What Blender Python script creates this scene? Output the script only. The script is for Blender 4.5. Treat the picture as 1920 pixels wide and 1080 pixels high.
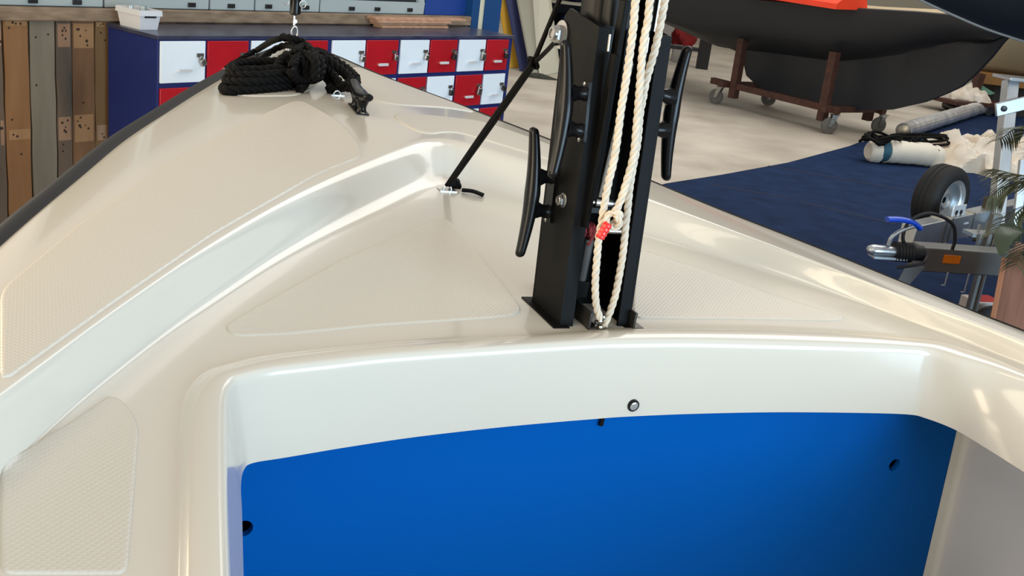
import bpy, bmesh, math, random
import numpy as np
from mathutils import Vector, Matrix
from mathutils.bvhtree import BVHTree
for o in list(bpy.data.objects): bpy.data.objects.remove(o, do_unlink=True)
random.seed(7)
SC = bpy.context.scene
COL = SC.collection
PI = math.pi
# ------------------------------------------------------------------ camera
TH, RO, F, H = .3202, .122, 2000., 1.85
V = lambda *a: np.array(a, float)
_f = V(0, math.cos(TH), -math.sin(TH)); _r0 = V(1, 0, 0); _u0 = np.cross(_r0, _f)
_r = math.cos(RO)*_r0 + math.sin(RO)*_u0
_u = -math.sin(RO)*_r0 + math.cos(RO)*_u0
CAM = V(0, 0, H)
cd = bpy.data.cameras.new('camera'); cam = bpy.data.objects.new('camera', cd); COL.objects.link(cam)
cd.sensor_width = 36; cd.lens = 36*F/1920; cd.clip_start = .02; cd.clip_end = 200
cam.matrix_world = Matrix(((_r[0], _u[0], -_f[0], CAM[0]), (_r[1], _u[1], -_f[1], CAM[1]), (_r[2], _u[2], -_f[2], CAM[2]), (0, 0, 0, 1)))
SC.camera = cam
# ------------------------------------------------------------------ light and exposure
SC.view_settings.view_transform = 'Standard'; SC.view_settings.look = 'None'
SC.view_settings.gamma = 1; SC.view_settings.exposure = 0.30
SC.view_settings.use_curve_mapping = False
w = bpy.data.worlds.new('hall_ambient'); SC.world = w; w.use_nodes = True
bg = w.node_tree.nodes['Background']; bg.inputs[0].default_value = (1.0, .945, .87, 1); bg.inputs[1].default_value = .52
def area(name, loc, target, sx, sy, power, color):
    l = bpy.data.lights.new(name, 'AREA'); l.shape = 'RECTANGLE'; l.size = sx; l.size_y = sy; l.energy = power; l.color = color
    o = bpy.data.objects.new(name, l); COL.objects.link(o); o.location = loc
    o.rotation_euler = (Vector(target)-Vector(loc)).to_track_quat('-Z', 'Y').to_euler()
    return o
area('door_daylight', (6.5, -4.5, 2.1), (0, 2, 1.3), 7, 3.4, 860, (.54, .78, 1.0))
area('added_west_light', (-6, -3.8, 1.9), (0, 1.6, 1.1), 3.6, 3.4, 300, (1.0, .83, .58))  # added warm light, placed where the starboard recess wall mirrors it
for _x, _y, _w in ((-4.7, 2.7, 3.0), (-7.3, -.9, 3.0)):
    area('west_window_light', (_x, _y, 2.35), (_x+.81, _y-.58, 2.3), _w, 1.5, 80, (1.0, .85, .62))
area('added_overhead_light', (-3.1, -2.2, 6.5), (.3, 1.8, 1), 2.2, 2.6, 75, (1.0, .86, .64))  # added overhead light for the bright patch further forward on that wall
area('roof_light_north', (4, 11, 7), (2, 11, 0), 8, 6, 380, (1.0, .97, .92))

# ------------------------------------------------------------------ geometry helpers
def ray(x, y): return _f + (x-960)/F*_r - (y-540)/F*_u
def onz(x, y, z):                      # point seen at a pixel, lying at height z
    d = ray(x, y); return CAM + d*((z-H)/d[2])
def ond(x, y, Z): return CAM + ray(x, y)*Z
def onpl(x, y, P0, n):
    d = ray(x, y); return CAM + d*(np.dot(np.asarray(P0)-CAM, n)/np.dot(d, n))
def nrm(v): v = np.asarray(v, float); return v/max(np.linalg.norm(v), 1e-12)
def resample(P, n):
    P = np.array(P, float); d = np.r_[0, np.cumsum(np.linalg.norm(np.diff(P, axis=0), axis=1))]
    t = np.linspace(0, d[-1], n); return np.array([np.interp(t, d, P[:, k]) for k in range(P.shape[1])]).T
def smooth(P, n=8, it=1):              # Catmull-Rom through the points
    P = [np.array(p, float) for p in P]; Q = [2*P[0]-P[1]]+P+[2*P[-1]-P[-2]]; out = []
    for i in range(1, len(Q)-2):
        for k in range(n):
            t = k/n; a, b, c, d = Q[i-1:i+3]
            out.append(.5*((2*b)+(c-a)*t+(2*a-5*b+4*c-d)*t*t+(3*b-a-3*c+d)*t**3))
    out.append(P[-1]); return np.array(out)
class MB:
    def __init__(s): s.v = []; s.f = []; s.m = []
    def add(s, vs, fs, m=0):
        k = len(s.v); s.v += [tuple(map(float, p)) for p in vs]; s.f += [tuple(i+k for i in f) for f in fs]; s.m += [m]*len(fs); return s
    def hexa(s, p, m=0):               # 8 corners: bottom 4 then top 4
        return s.add(p, [(3, 2, 1, 0), (4, 5, 6, 7), (0, 1, 5, 4), (1, 2, 6, 5), (2, 3, 7, 6), (3, 0, 4, 7)], m)
    def box(s, c, X, Y, Z, m=0):       # half vectors
        c, X, Y, Z = map(np.asarray, (c, X, Y, Z))
        return s.hexa([c-X-Y-Z, c+X-Y-Z, c+X+Y-Z, c-X+Y-Z, c-X-Y+Z, c+X-Y+Z, c+X+Y+Z, c-X+Y+Z], m)
    def bx(s, x0, x1, y0, y1, z0, z1, m=0):
        return s.hexa([(x0, y0, z0), (x1, y0, z0), (x1, y1, z0), (x0, y1, z0), (x0, y0, z1), (x1, y0, z1), (x1, y1, z1), (x0, y1, z1)], m)
    def beam(s, a, b, w, h, up=(0, 0, 1), m=0):
        a = np.asarray(a, float); b = np.asarray(b, float); d = nrm(b-a); x = nrm(np.cross(d, up)); z = np.cross(x, d)
        return s.box((a+b)/2, (b-a)/2, x*w/2, z*h/2, m)
    def prism(s, poly, vec, m=0):
        n = len(poly); p = [np.asarray(q, float) for q in poly]; vec = np.asarray(vec, float)
        s.add(p+[q+vec for q in p], [tuple(range(n))[::-1], tuple(range(n, 2*n))]+[(i, (i+1) % n, n+(i+1) % n, n+i) for i in range(n)], m); return s
    def tube(s, pts, r, seg=10, caps=True, m=0, rr=None, flat=1.0, upv=None):
        P = np.array(pts, float); n = len(P); T = np.gradient(P, axis=0); T /= np.maximum(np.linalg.norm(T, axis=1)[:, None], 1e-9)
        up = V(0, 0, 1) if abs(T[0][2]) < .9 else V(1, 0, 0)
        if upv is not None: up = np.asarray(upv, float)
        N = nrm(np.cross(T[0], up)); vs = []
        for i in range(n):
            N = nrm(N-T[i]*np.dot(N, T[i])); B = np.cross(T[i], N); q = r if rr is None else rr[i]
            for k in range(seg):
                a = 2*PI*k/seg; vs.append(P[i]+N*q*math.cos(a)+B*q*flat*math.sin(a))
        fs = [(i*seg+k, i*seg+(k+1) % seg, (i+1)*seg+(k+1) % seg, (i+1)*seg+k) for i in range(n-1) for k in range(seg)]
        if caps: fs += [tuple(range(seg))[::-1], tuple((n-1)*seg+k for k in range(seg))]
        return s.add(vs, fs, m)
    def lathe(s, c, ax, prof, seg=32, m=0, closed=True):   # prof: (radius, height along ax)
        ax = nrm(ax); u = nrm(np.cross(ax, V(1, 0, 0) if abs(ax[0]) < .8 else V(0, 1, 0))); w_ = np.cross(ax, u); vs = []
        c = np.asarray(c, float)
        for r, h in prof:
            for k in range(seg):
                a = 2*PI*k/seg; vs.append(c+ax*h+r*(u*math.cos(a)+w_*math.sin(a)))
        n = len(prof)
        fs = [(i*seg+k, i*seg+(k+1) % seg, (i+1)*seg+(k+1) % seg, (i+1)*seg+k) for i in range(n-1) for k in range(seg)]
        if closed: fs += [tuple(range(seg))[::-1], tuple((n-1)*seg+k for k in range(seg))]
        return s.add(vs, fs, m)
    def cyl(s, a, b, r, seg=20, m=0): 
        a = np.asarray(a, float); b = np.asarray(b, float); return s.lathe(a, b-a, [(r, 0), (r, np.linalg.norm(b-a))], seg, m)
    def grid(s, rows, m=0, closed=False):
        R_, C_ = len(rows), len(rows[0])
        cc = C_ if closed else C_-1
        return s.add([p for r in rows for p in r], [(i*C_+k, i*C_+(k+1) % C_, (i+1)*C_+(k+1) % C_, (i+1)*C_+k) for i in range(R_-1) for k in range(cc)], m)
    def ball(s, c, r, seg=12, m=0, sc=(1, 1, 1)):
        c = np.asarray(c, float); rows = []
        for i in range(seg//2+1):
            t = PI*i/(seg//2); rr = max(math.sin(t), 1e-4)
            rows.append([c+V(r*rr*math.cos(2*PI*k/seg)*sc[0], r*rr*math.sin(2*PI*k/seg)*sc[1], r*math.cos(t)*sc[2]) for k in range(seg)])
        return s.grid(rows, m, True)
    def rope(s, pts, r, pitch=None, strands=3, seg=8, m=0):
        pitch = pitch or r*7; P = np.array(pts, float); L = np.linalg.norm(np.diff(P, axis=0), axis=1).sum()
        n = max(8, int(L/(pitch/9))); P = resample(P, n)
        T = np.gradient(P, axis=0); T /= np.linalg.norm(T, axis=1)[:, None]
        N = nrm(np.cross(T[0], V(.3, .2, .9))); Ns = []
        for i in range(n): N = nrm(N-T[i]*np.dot(N, T[i])); Ns.append(N)
        Ns = np.array(Ns); Bs = np.cross(T, Ns); t = np.linspace(0, L, n)
        for k in range(strands):
            a = 2*PI*(t/pitch+k/strands); Q = P+(Ns*np.cos(a)[:, None]+Bs*np.sin(a)[:, None])*r*.50
            s.tube(Q, r*.54, seg, True, m)
        return s
    def build(s, name, mat, parent=None, ang=35, bevel=0, mods=None):
        me = bpy.data.meshes.new(name); off = Vector((0, 0, 0))
        if parent is not None:
            p = parent
            while p is not None: off += p.location; p = p.parent
        me.from_pydata([Vector(q)-off for q in s.v], [], s.f)
        mats = mat if isinstance(mat, (list, tuple)) else [mat]
        for q in mats: me.materials.append(q)
        me.polygons.foreach_set('material_index', s.m)
        me.update(); bm = bmesh.new(); bm.from_mesh(me); bmesh.ops.remove_doubles(bm, verts=bm.verts, dist=1e-6)
        bmesh.ops.recalc_face_normals(bm, faces=bm.faces); bm.to_mesh(me); bm.free()
        me.shade_smooth()
        try: me.set_sharp_from_angle(angle=math.radians(ang))
        except Exception: pass
        o = bpy.data.objects.new(name, me); COL.objects.link(o)
        if parent is not None: o.parent = parent
        if bevel:
            b = o.modifiers.new('bevel', 'BEVEL'); b.width = bevel; b.segments = 2; b.limit_method = 'ANGLE'; b.angle_limit = math.radians(40)
        return o
def thing(name, label, cat, loc=(0, 0, 0), group=None):
    o = bpy.data.objects.new(name, None); COL.objects.link(o); o.location = tuple(map(float, loc)); o.empty_display_size = .1
    o['label'] = label; o['category'] = cat
    if group: o['group'] = group
    return o
def tag(o, label, cat, group=None, kind=None):
    o['label'] = label; o['category'] = cat
    if group: o['group'] = group
    if kind: o['kind'] = kind
    # place the origin at the base of the mesh
    me = o.data; n = len(me.vertices); co = np.empty(n*3); me.vertices.foreach_get('co', co); co = co.reshape(-1, 3)
    c = Vector(((co[:, 0].min()+co[:, 0].max())/2, (co[:, 1].min()+co[:, 1].max())/2, co[:, 2].min()))
    me.transform(Matrix.Translation(-c)); o.location = c
    return o
def struct(o): o['kind'] = 'structure'; return o
# ------------------------------------------------------------------ materials
def mat(name, col, rough=.5, metal=0, coat=0, var=.06, scale=6, bump=0, bscale=80, col2=None, spec=.5, trans=0, stretch=None, detail=4):
    m = bpy.data.materials.new(name); m.use_nodes = True; nt = m.node_tree; b = nt.nodes['Principled BSDF']
    b.inputs['Roughness'].default_value = rough; b.inputs['Metallic'].default_value = metal
    b.inputs['Coat Weight'].default_value = coat; b.inputs['Coat Roughness'].default_value = .04
    b.inputs['Specular IOR Level'].default_value = spec; b.inputs['Transmission Weight'].default_value = trans
    tc = nt.nodes.new('ShaderNodeTexCoord'); mp = nt.nodes.new('ShaderNodeMapping'); nt.links.new(tc.outputs['Object'], mp.inputs[0])
    if stretch: mp.inputs['Scale'].default_value = stretch
    n = nt.nodes.new('ShaderNodeTexNoise'); n.inputs['Scale'].default_value = scale; n.inputs['Detail'].default_value = detail
    nt.links.new(mp.outputs[0], n.inputs['Vector'])
    r = nt.nodes.new('ShaderNodeValToRGB'); nt.links.new(n.outputs[0], r.inputs[0])
    c = V(*col); c2 = V(*col2) if col2 else np.clip(c*(1+var), 0, 1); c1 = c if col2 else c*(1-var)
    r.color_ramp.elements[0].position = .3; r.color_ramp.elements[1].position = .7
    r.color_ramp.elements[0].color = (*c1, 1); r.color_ramp.elements[1].color = (*c2, 1)
    nt.links.new(r.outputs[0], b.inputs['Base Color'])
    if bump:
        n2 = nt.nodes.new('ShaderNodeTexNoise'); n2.inputs['Scale'].default_value = bscale; n2.inputs['Detail'].default_value = 3
        nt.links.new(mp.outputs[0], n2.inputs['Vector'])
        bp = nt.nodes.new('ShaderNodeBump'); bp.inputs['Strength'].default_value = bump; bp.inputs['Distance'].default_value = .002
        nt.links.new(n2.outputs[0], bp.inputs['Height']); nt.links.new(bp.outputs[0], b.inputs['Normal'])
    return m
def s2l(*c): return tuple(((x/255+.055)/1.055)**2.4 if x/255 > .04045 else x/255/12.92 for x in c)
GEL = mat('gelcoat', (.66, .615, .53), .2, 0, .35, .012, 2, .03, 5)
def nonskid():
    m = bpy.data.materials.new('nonskid_gelcoat'); m.use_nodes = True; nt = m.node_tree; b = nt.nodes['Principled BSDF']
    b.inputs['Base Color'].default_value = (.635, .59, .505, 1); b.inputs['Roughness'].default_value = .36
    tc = nt.nodes.new('ShaderNodeTexCoord'); hs = []
    for ang in (.35, .35+PI/2):
        mp = nt.nodes.new('ShaderNodeMapping'); mp.inputs['Rotation'].default_value = (0, 0, ang)
        nt.links.new(tc.outputs['Object'], mp.inputs[0]); wv = nt.nodes.new('ShaderNodeTexWave'); wv.inputs['Scale'].default_value = 52
        wv.bands_direction = 'X'; nt.links.new(mp.outputs[0], wv.inputs['Vector']); hs.append(wv)
    ad = nt.nodes.new('ShaderNodeMath'); ad.operation = 'MULTIPLY'; nt.links.new(hs[0].outputs['Fac'], ad.inputs[0]); nt.links.new(hs[1].outputs['Fac'], ad.inputs[1])
    bp = nt.nodes.new('ShaderNodeBump'); bp.inputs['Strength'].default_value = .26; bp.inputs['Distance'].default_value = .0012
    nt.links.new(ad.outputs[0], bp.inputs['Height']); nt.links.new(bp.outputs[0], b.inputs['Normal'])
    return m
NONSKID = nonskid()
BLUE = mat('blue_gelcoat', (.0, .095, .40), .38, 0, 0, .04, 2, .03, 200, spec=.04)
BLACKP = mat('black_paint', (.0055, .0055, .0055), .48, 0, 0, .2, 12, .05, 60, spec=.08)
BLACKM = mat('black_anodised', (.010, .010, .0095), .4, .0, .0, .2, 10, spec=.14)
BLACKPL = mat('black_nylon', (.005, .005, .0055), .24, 0, .02, .2, 10, spec=.2)
RUBBER = mat('black_rubber', (.007, .007, .008), .55, 0, 0, .2, 10, .1, 100, spec=.35)
TREAD = mat('tyre_rubber', (.006, .006, .0065), .7, 0, 0, .2, 10, .3, 60)
STEEL = mat('stainless_steel', (.46, .45, .43), .28, 1, 0, .05, 30)
DSTEEL = mat('worn_steel', (.33, .32, .3), .35, 1, 0, .2, 30)
ROPEM = mat('cream_rope', (.66, .57, .45), .85, 0, 0, .12, 60, .4, 500)
ROPEB = mat('black_rope', (.0035, .0032, .003), .7, 0, 0, .3, 60, .4, 500, spec=.12)
REDT = mat('red_tape', (.75, .02, .015), .35, 0, .3, .1, 40)
DRED = mat('dark_red_line', (.16, .01, .012), .7, 0, 0, .3, 80)
HULLW = mat('white_gelcoat', (.75, .74, .70), .2, 0, .5, .02, 3)
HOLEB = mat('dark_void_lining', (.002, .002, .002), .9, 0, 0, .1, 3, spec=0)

# ================================================================== the sailboat (foreground)
PSI, HEEL, PITCH = .458, .045, .05
_a0 = V(-math.sin(PSI), math.cos(PSI), 0); _b0 = V(math.cos(PSI), math.sin(PSI), 0)
A = math.cos(PITCH)*_a0 + math.sin(PITCH)*V(0, 0, 1); _n = np.cross(_b0, A)
B = math.cos(HEEL)*_b0 - math.sin(HEEL)*_n; N = np.cross(B, A)
_d = ray(1103, 600); O = CAM + _d*(-.60/_d[2])
def W(s, y, z): return O + A*s + B*y + N*z          # boat coordinates: forward, starboard, up
def L3(P): P = np.asarray(P)-O; return V(P@A, P@B, P@N)
def bt(px, z):                                      # traced points -> boat coordinates on level z (or z(s))
    out = []
    for x, y in px:
        d = ray(x, y); zz = z(0) if callable(z) else z
        for _ in range(25):
            q = L3(CAM+d*(((O+N*zz-CAM)@N)/(d@N)))
            if callable(z): zz = .5*zz+.5*z(min(max(q[0], -2), 2.6))
        out.append(V(q[0], q[1], zz))
    return out
def ony(x, y, yy): return L3(onpl(x, y, O+B*yy, B))
def ons(x, y, ss): return L3(onpl(x, y, O+A*ss, A))
boat = thing('sailboat', 'cream open sailboat with blue forward bulkhead filling the foreground', 'boat', (O[0], O[1], 0))
zg = lambda s: .030+.012*max(s, 0)
zc = lambda s: .075
GP = bt([(0, 462), (62, 405), (156, 327), (233, 261), (311, 210), (370, 172), (428, 138), (485, 108), (520, 93), (540, 86)], zg)
GS = bt([(1920, 621), (1762, 561), (1635, 506), (1485, 446), (1318, 381), (1217, 338), (1030, 262), (960, 235), (850, 192), (740, 152), (680, 127), (620, 100), (580, 86)], zg)
CP = bt([(0, 735), (100, 663), (200, 590), (300, 520), (400, 452), (500, 391), (600, 338), (700, 292), (760, 268), (800, 257)], zc)
CS = bt([(1920, 640), (1800, 594), (1700, 557), (1590, 514), (1500, 479), (1350, 423), (1210, 370), (1100, 332), (1000, 303), (900, 274), (850, 259)], lambda s: .042+.033*min(max(s/.8, 0), 1))
FP = bt([(0, 900), (100, 800), (200, 717), (300, 640), (400, 575), (500, 510), (600, 456), (700, 410), (780, 373), (815, 358)], 0.)
FS = bt([(1920, 687), (1850, 658), (1794, 637), (1668, 588), (1570, 555), (1474, 525), (1342, 485), (1200, 447), (1100, 417), (990, 383), (900, 360), (862, 351)], 0.)
def ext(c, ds=(1.2,)):                              # carry a side on aft, out of frame
    p, q = c[0], c[2]; t = (q[1]-p[1])/(q[0]-p[0]); return [V(p[0]-d, p[1]-t*(d-.22*d*d), p[2]) for d in ds]+c
def side(P, S, n, apex=None):
    P = ext(P, (2.4, 1.9, 1.4, 1.0, .65, .38, .2, .09)); S = ext(S, (2.4, 1.9, 1.4, 1.0, .65, .38, .2, .09))
    mid = apex if apex is not None else (P[-1]+S[-1])/2
    a = resample(smooth(P+[mid], 6), n); b = resample(smooth(S+[mid], 6), n); return a, b
n = 110
Gp, Gs = side(GP, GS, n); Cp, Cs = side(CP, CS, n); Fp, Fs = side(FP, FS, n)
def ring(p, s): return np.vstack([p, s[::-1][1:]])
Gr, Cr, Fr = ring(Gp, Gs), ring(Cp, Cs), ring(Fp, Fs)
def relax(R, k):                                     # round the apex corner a little
    R = R.copy()
    for _ in range(k): R[1:-1] = .5*R[1:-1]+.25*(R[:-2]+R[2:])
    return R
Cr = relax(Cr, 3); Fr = relax(Fr, 2); Gr = relax(Gr, 6)
dk = MB(); rows = []
for w_ in (1, .985, .94, .85, .7, .55, .4, .27, .16, .08, .04, .015, 0):
    r_ = Cr+(Gr-Cr)*w_; r_[:, 2] = Cr[:, 2]+(Gr[:, 2]-Cr[:, 2])*w_**1.8
    if w_ == 1: r_[:, 2] -= .004
    rows.append(r_)
prof = [(.05, .004), (.12, .02), (.19, .06), (.25, .12), (.31, .21), (.39, .36), (.47, .52), (.55, .68), (.62, .80), (.69, .89), (.78, .955), (.89, .99), (1, 1)]
for u_, v_ in prof:
    r_ = Cr+(Fr-Cr)*u_; r_[:, 2] = Cr[:, 2]+(Fr[:, 2]-Cr[:, 2])*v_; rows.append(r_)
# cockpit rim, traced port aft -> front -> starboard aft
LIPZ = .012
RO_ = bt([(327, 1080), (333, 900), (336, 790), (350, 735), (385, 698), (440, 680), (500, 666), (620, 652), (750, 640), (950, 627), (1110, 618), (1180, 614), (1300, 613), (1450, 615), (1604, 622), (1720, 632), (1777, 640), (1835, 658), (1880, 675), (1920, 693)], 0.)
RF_ = bt([(366, 1080), (366, 900), (368, 800), (378, 745), (408, 705), (450, 690), (510, 677), (630, 661), (750, 650), (950, 636), (1110, 626), (1180, 622), (1300, 621), (1450, 623), (1604, 630), (1715, 640), (1770, 647), (1825, 664), (1872, 680), (1920, 700)], LIPZ)
RI_ = bt([(437, 1080), (430, 900), (428, 780), (430, 735), (440, 712), (465, 702), (520, 691), (635, 677), (750, 665), (950, 651), (1110, 641), (1180, 638), (1300, 637), (1450, 640), (1604, 645), (1705, 650), (1750, 655), (1803, 671), (1858, 687), (1912, 706)], LIPZ)
RB_ = bt([(464, 1270), (457, 1085), (454, 965), (452, 908), (458, 880), (475, 868), (535, 858), (660, 837), (790, 818), (960, 799), (1110, 786), (1180, 781), (1300, 776), (1450, 773), (1600, 774), (1700, 777), (1735, 784), (1791, 806), (1850, 841), (1907, 877)], -.120)
def rimc(c, n1=240):
    e0, e1 = c[0], c[-1]
    f0 = c[0]-c[1]; f1 = c[-1]-c[-2]
    a = V(-2.3, e0[1]+.02, e0[2]); b = V(-2.3, .68, e1[2])
    t0 = (c[0]-c[1]); t0 /= abs(t0[0]); t1 = (c[-1]-c[-2]); t1 /= abs(t1[0])
    def tail(e, t, z, yend):
        out = []; D = abs(-2.3-e[0])
        for f in (.06, .15, .3, .55, 1):
            d = D*f; y = e[1]+t[1]*d*(1-f*.5)*(1-f)+(yend-e[1])*f*f; out.append(V(e[0]-d, y, e[2]))
        return out
    c = tail(e0, t0, 0, e0[1]+.02)[::-1]+c+tail(e1, t1, 0, .68); return c
def fit(cs, per=14):                                  # smooth each traced line with matching samples
    return smooth(rimc(cs), per)
Ro, Rf, Ri, Rb = fit(RO_), fit(RF_), fit(RI_), fit(RB_)

# every ring takes the same samples, by arc fraction from the centreline of the rim
apex = (Fr[len(Fr)//2])
ci = int(np.argmin(np.abs(Ro[:, 1]-apex[1])+(Ro[:, 0] < -.35)*9))
def arc(P): q = np.r_[0, np.cumsum(np.linalg.norm(np.diff(P[:, :2], axis=0), axis=1))]; return q/q[-1]
t1, t2 = arc(Ro[:ci+1]), arc(Ro[ci:])
def match(R):
    k = len(R)//2; a, b = arc(R[:k+1]), arc(R[k:])
    return np.array([np.r_[np.interp(t1, a, R[:k+1, j]), np.interp(t2, b, R[k:, j])[1:]] for j in range(3)]).T
rows = [match(r_) for r_ in rows]
foot = rows[-1]
for u_ in (.12, .3, .5, .7, .88, .97): rows.append(foot+(Ro-foot)*u_)
rows.append(Ro)
def mix(a, b, u_, v_): r_ = a+(b-a)*u_; r_[:, 2] = a[:, 2]+(b[:, 2]-a[:, 2])*v_; return r_
for u_, v_ in ((.3, .25), (.6, .75), (1, 1)): rows.append(mix(Ro, Rf, u_, v_))
Rt = mix(Rf, Ri, .62, .75); rows.append(Rt)
for t in (.25, .5, .75, 1):                          # rounded inner edge of the lip
    r_ = Rt+(Ri-Rt)*math.sin(t*PI/2); r_[:, 2] = LIPZ-.016*(1-math.cos(t*PI/2)); rows.append(r_)
Re = rows[-1]
for u_ in (.15, .4, .7, .9, 1): rows.append(Re+(Rb-Re)*u_)
# return under the fascia
inn = rows[-1].copy(); dx = np.gradient(inn[:, :2], axis=0); nn = np.stack([dx[:, 1], -dx[:, 0]], 1); nn /= np.linalg.norm(nn, axis=1)[:, None]
cen = V(-.7, 0)
sg = np.sign(((inn[:, :2]-cen)*nn).sum(1)); nn *= sg[:, None]
r_ = inn.copy(); r_[:, :2] += nn*.006; rows.append(r_)
r2 = Rb+(Re-Rb)*.6; r2[:, :2] += nn*.006; rows.append(r2)
dk.grid([[W(*p) for p in r_] for r_ in rows])
deck = dk.build('deck', GEL, boat, ang=60)
BV = BVHTree.FromPolygons([tuple(p) for p in dk.v], dk.f)
def hit(x, y, lift=0.):                              # where a pixel's ray meets the deck
    d = nrm(ray(x, y)); h = BV.ray_cast(Vector(CAM), Vector(d))
    if h[0] is None: return None
    nn_ = V(*h[1]); nn_ = nn_ if nn_@N > 0 else -nn_
    return V(*h[0])+nn_*lift
def down(s, y, lift=0.):
    h = BV.ray_cast(Vector(W(s, y, .6)), Vector(-N)); 
    return (V(*h[0])+N*lift) if h[0] is not None else W(s, y, lift)
# hull: topsides, bilge and keel
ha = match(ring(Gp, Gs)) ; ha[:, 2] -= .004; hr = []
cx = ha.copy()
for w_, dz, in ((1., 0.), (1.0, -.03), (1.07, -.18), (1.10, -.40), (1.08, -.62), (.85, -.78), (.45, -.84), (.06, -.87)):
    q = ha.copy(); q[:, 1] = ha[:, 1]*w_+.0; q[:, 0] = -2.6+(ha[:, 0]+2.6)*(.7+.3*w_ if w_ < 1 else 1); q[:, 2] = ha[:, 2]+dz; hr.append(q)
hb = MB(); hb.grid([[W(*p) for p in r_] for r_ in hr]); hb.build('hull', HULLW, boat, ang=60)
tp = MB(); e_ = [W(*r_[0]) for r_ in hr]+[W(*r_[-1]) for r_ in hr[::-1]]; tp.prism(e_, A*.02); tp.build('transom', HULLW, boat)
so_ = MB(); so_.hexa([W(*q) for q in ((-2.6, -.8, -.66), (-.05, -.8, -.66), (-.05, .9, -.66), (-2.6, .9, -.66), (-2.6, -.8, -.64), (-.05, -.8, -.64), (-.05, .9, -.64), (-2.6, .9, -.64))]); so_.build('cockpit_sole', GEL, boat)
pl_ = MB(); pl_.grid([[W(s_, -.74-.02*math.sin(z_*3), z_) for s_ in (-2.5, -1.8, -1.2, -.6, -.11)] for z_ in (-.06, -.2, -.4, -.65)]); pl_.build('port_liner', GEL, boat)
kb = MB(); zk = W(-.3, 0, -.8)[2]
kb.hexa([W(-1.3, -.05, -.8)*V(1, 1, 0), W(.5, -.05, -.8)*V(1, 1, 0), W(.5, .05, -.8)*V(1, 1, 0), W(-1.3, .05, -.8)*V(1, 1, 0), W(-1.3, -.06, -.78), W(.9, -.06, -.78), W(.9, .06, -.78), W(-1.3, .06, -.78)])
kb.build('keel', HULLW, boat)
# rub rail
rr_ = MB(); g = relax(match(Gr), 2); dx = np.gradient(g[:, :2], axis=0); nn = np.stack([-dx[:, 1], dx[:, 0]], 1); nn /= np.linalg.norm(nn, axis=1)[:, None]
sg = np.sign(((g[:, :2]-V(-.5, 0))*nn).sum(1)); nn *= sg[:, None]
pr = [(-.002, -.001), (.004, .003), (.014, .002), (.024, -.006), (.029, -.020), (.024, -.036), (.012, -.043), (0, -.045)]
rr = []
for o_, z_ in pr:
    q = g.copy(); q[:, :2] += nn*(o_*(.86-.66*np.tanh(g[:, 1]*9)))[:, None]; q[:, 2] += z_; rr.append([W(*p) for p in q])
rr_.grid(rr); rr_.build('rub_rail', RUBBER, boat, ang=60)
# blue bulkhead, a flat panel with two cable holes
def ring_hole(c, r, k=28): return [c+V(0, r*math.cos(2*PI*i/k), r*math.sin(2*PI*i/k)) for i in range(k)]
SB = float(Rb[:, 0].max())+.012
cr = ons(1793, 810, SB); cr2 = ons(1730, 1080, SB); hl = ons(457, 991, SB); hR = ons(1677, 872, SB)
yR = cr[1]; yR2 = cr2[1]; print('bulkhead', SB, cr, cr2, hl, hR)
bm = bmesh.new()
def loop(pts): 
    vs = [bm.verts.new(tuple(W(*p))) for p in pts]; return [bm.edges.new((vs[i], vs[(i+1) % len(vs)])) for i in range(len(vs))]
dy = (yR2-yR)/(cr2[2]-cr[2])
outer = [V(SB, -.85, -.06), V(SB, yR+dy*(-.06-cr[2]), -.06), V(SB, yR+dy*(-.66-cr[2]), -.66), V(SB, -.6, -.66), V(SB, -.85, -.5)]
hrad = .0135
E_ = loop(outer)+loop(ring_hole(hl, hrad))+loop(ring_hole(hR, hrad))
bmesh.ops.triangle_fill(bm, edges=E_, use_beauty=True)
g_ = bmesh.ops.extrude_face_region(bm, geom=bm.faces[:]); vs_ = [v for v in g_['geom'] if isinstance(v, bmesh.types.BMVert)]
for v in vs_: v.co += Vector(A*.012)
bmesh.ops.recalc_face_normals(bm, faces=bm.faces)
me = bpy.data.meshes.new('bulkhead'); 
for v in bm.verts: v.co -= boat.location
bm.to_mesh(me); bm.free(); me.materials.append(BLUE); bh = bpy.data.objects.new('bulkhead', me); COL.objects.link(bh); bh.parent = boat
bh['label'] = 'glossy blue bulkhead panel'
for c in (hl, hR):
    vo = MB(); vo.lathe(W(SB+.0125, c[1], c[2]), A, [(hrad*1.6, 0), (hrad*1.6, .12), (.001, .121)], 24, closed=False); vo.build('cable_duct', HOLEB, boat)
# starboard side liner and its flange, running aft under the side deck
sl = MB(); zs = [-.06, -.2, -.35, -.55, -.66]
ss = [(SB-.0005, 0.), (SB-.001, .018), (SB-.006, .024), (SB-.016, .0275), (SB-.03, .029), (-.35, .035), (-.6, .05), (-1.4, .02), (-2.5, -.08)]
sl.grid([[W(s_, yR+dy*(z_-cr[2])+o_, z_) for s_, o_ in ss] for z_ in zs]); sl.build('side_liner', HULLW, boat, ang=70)

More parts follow.
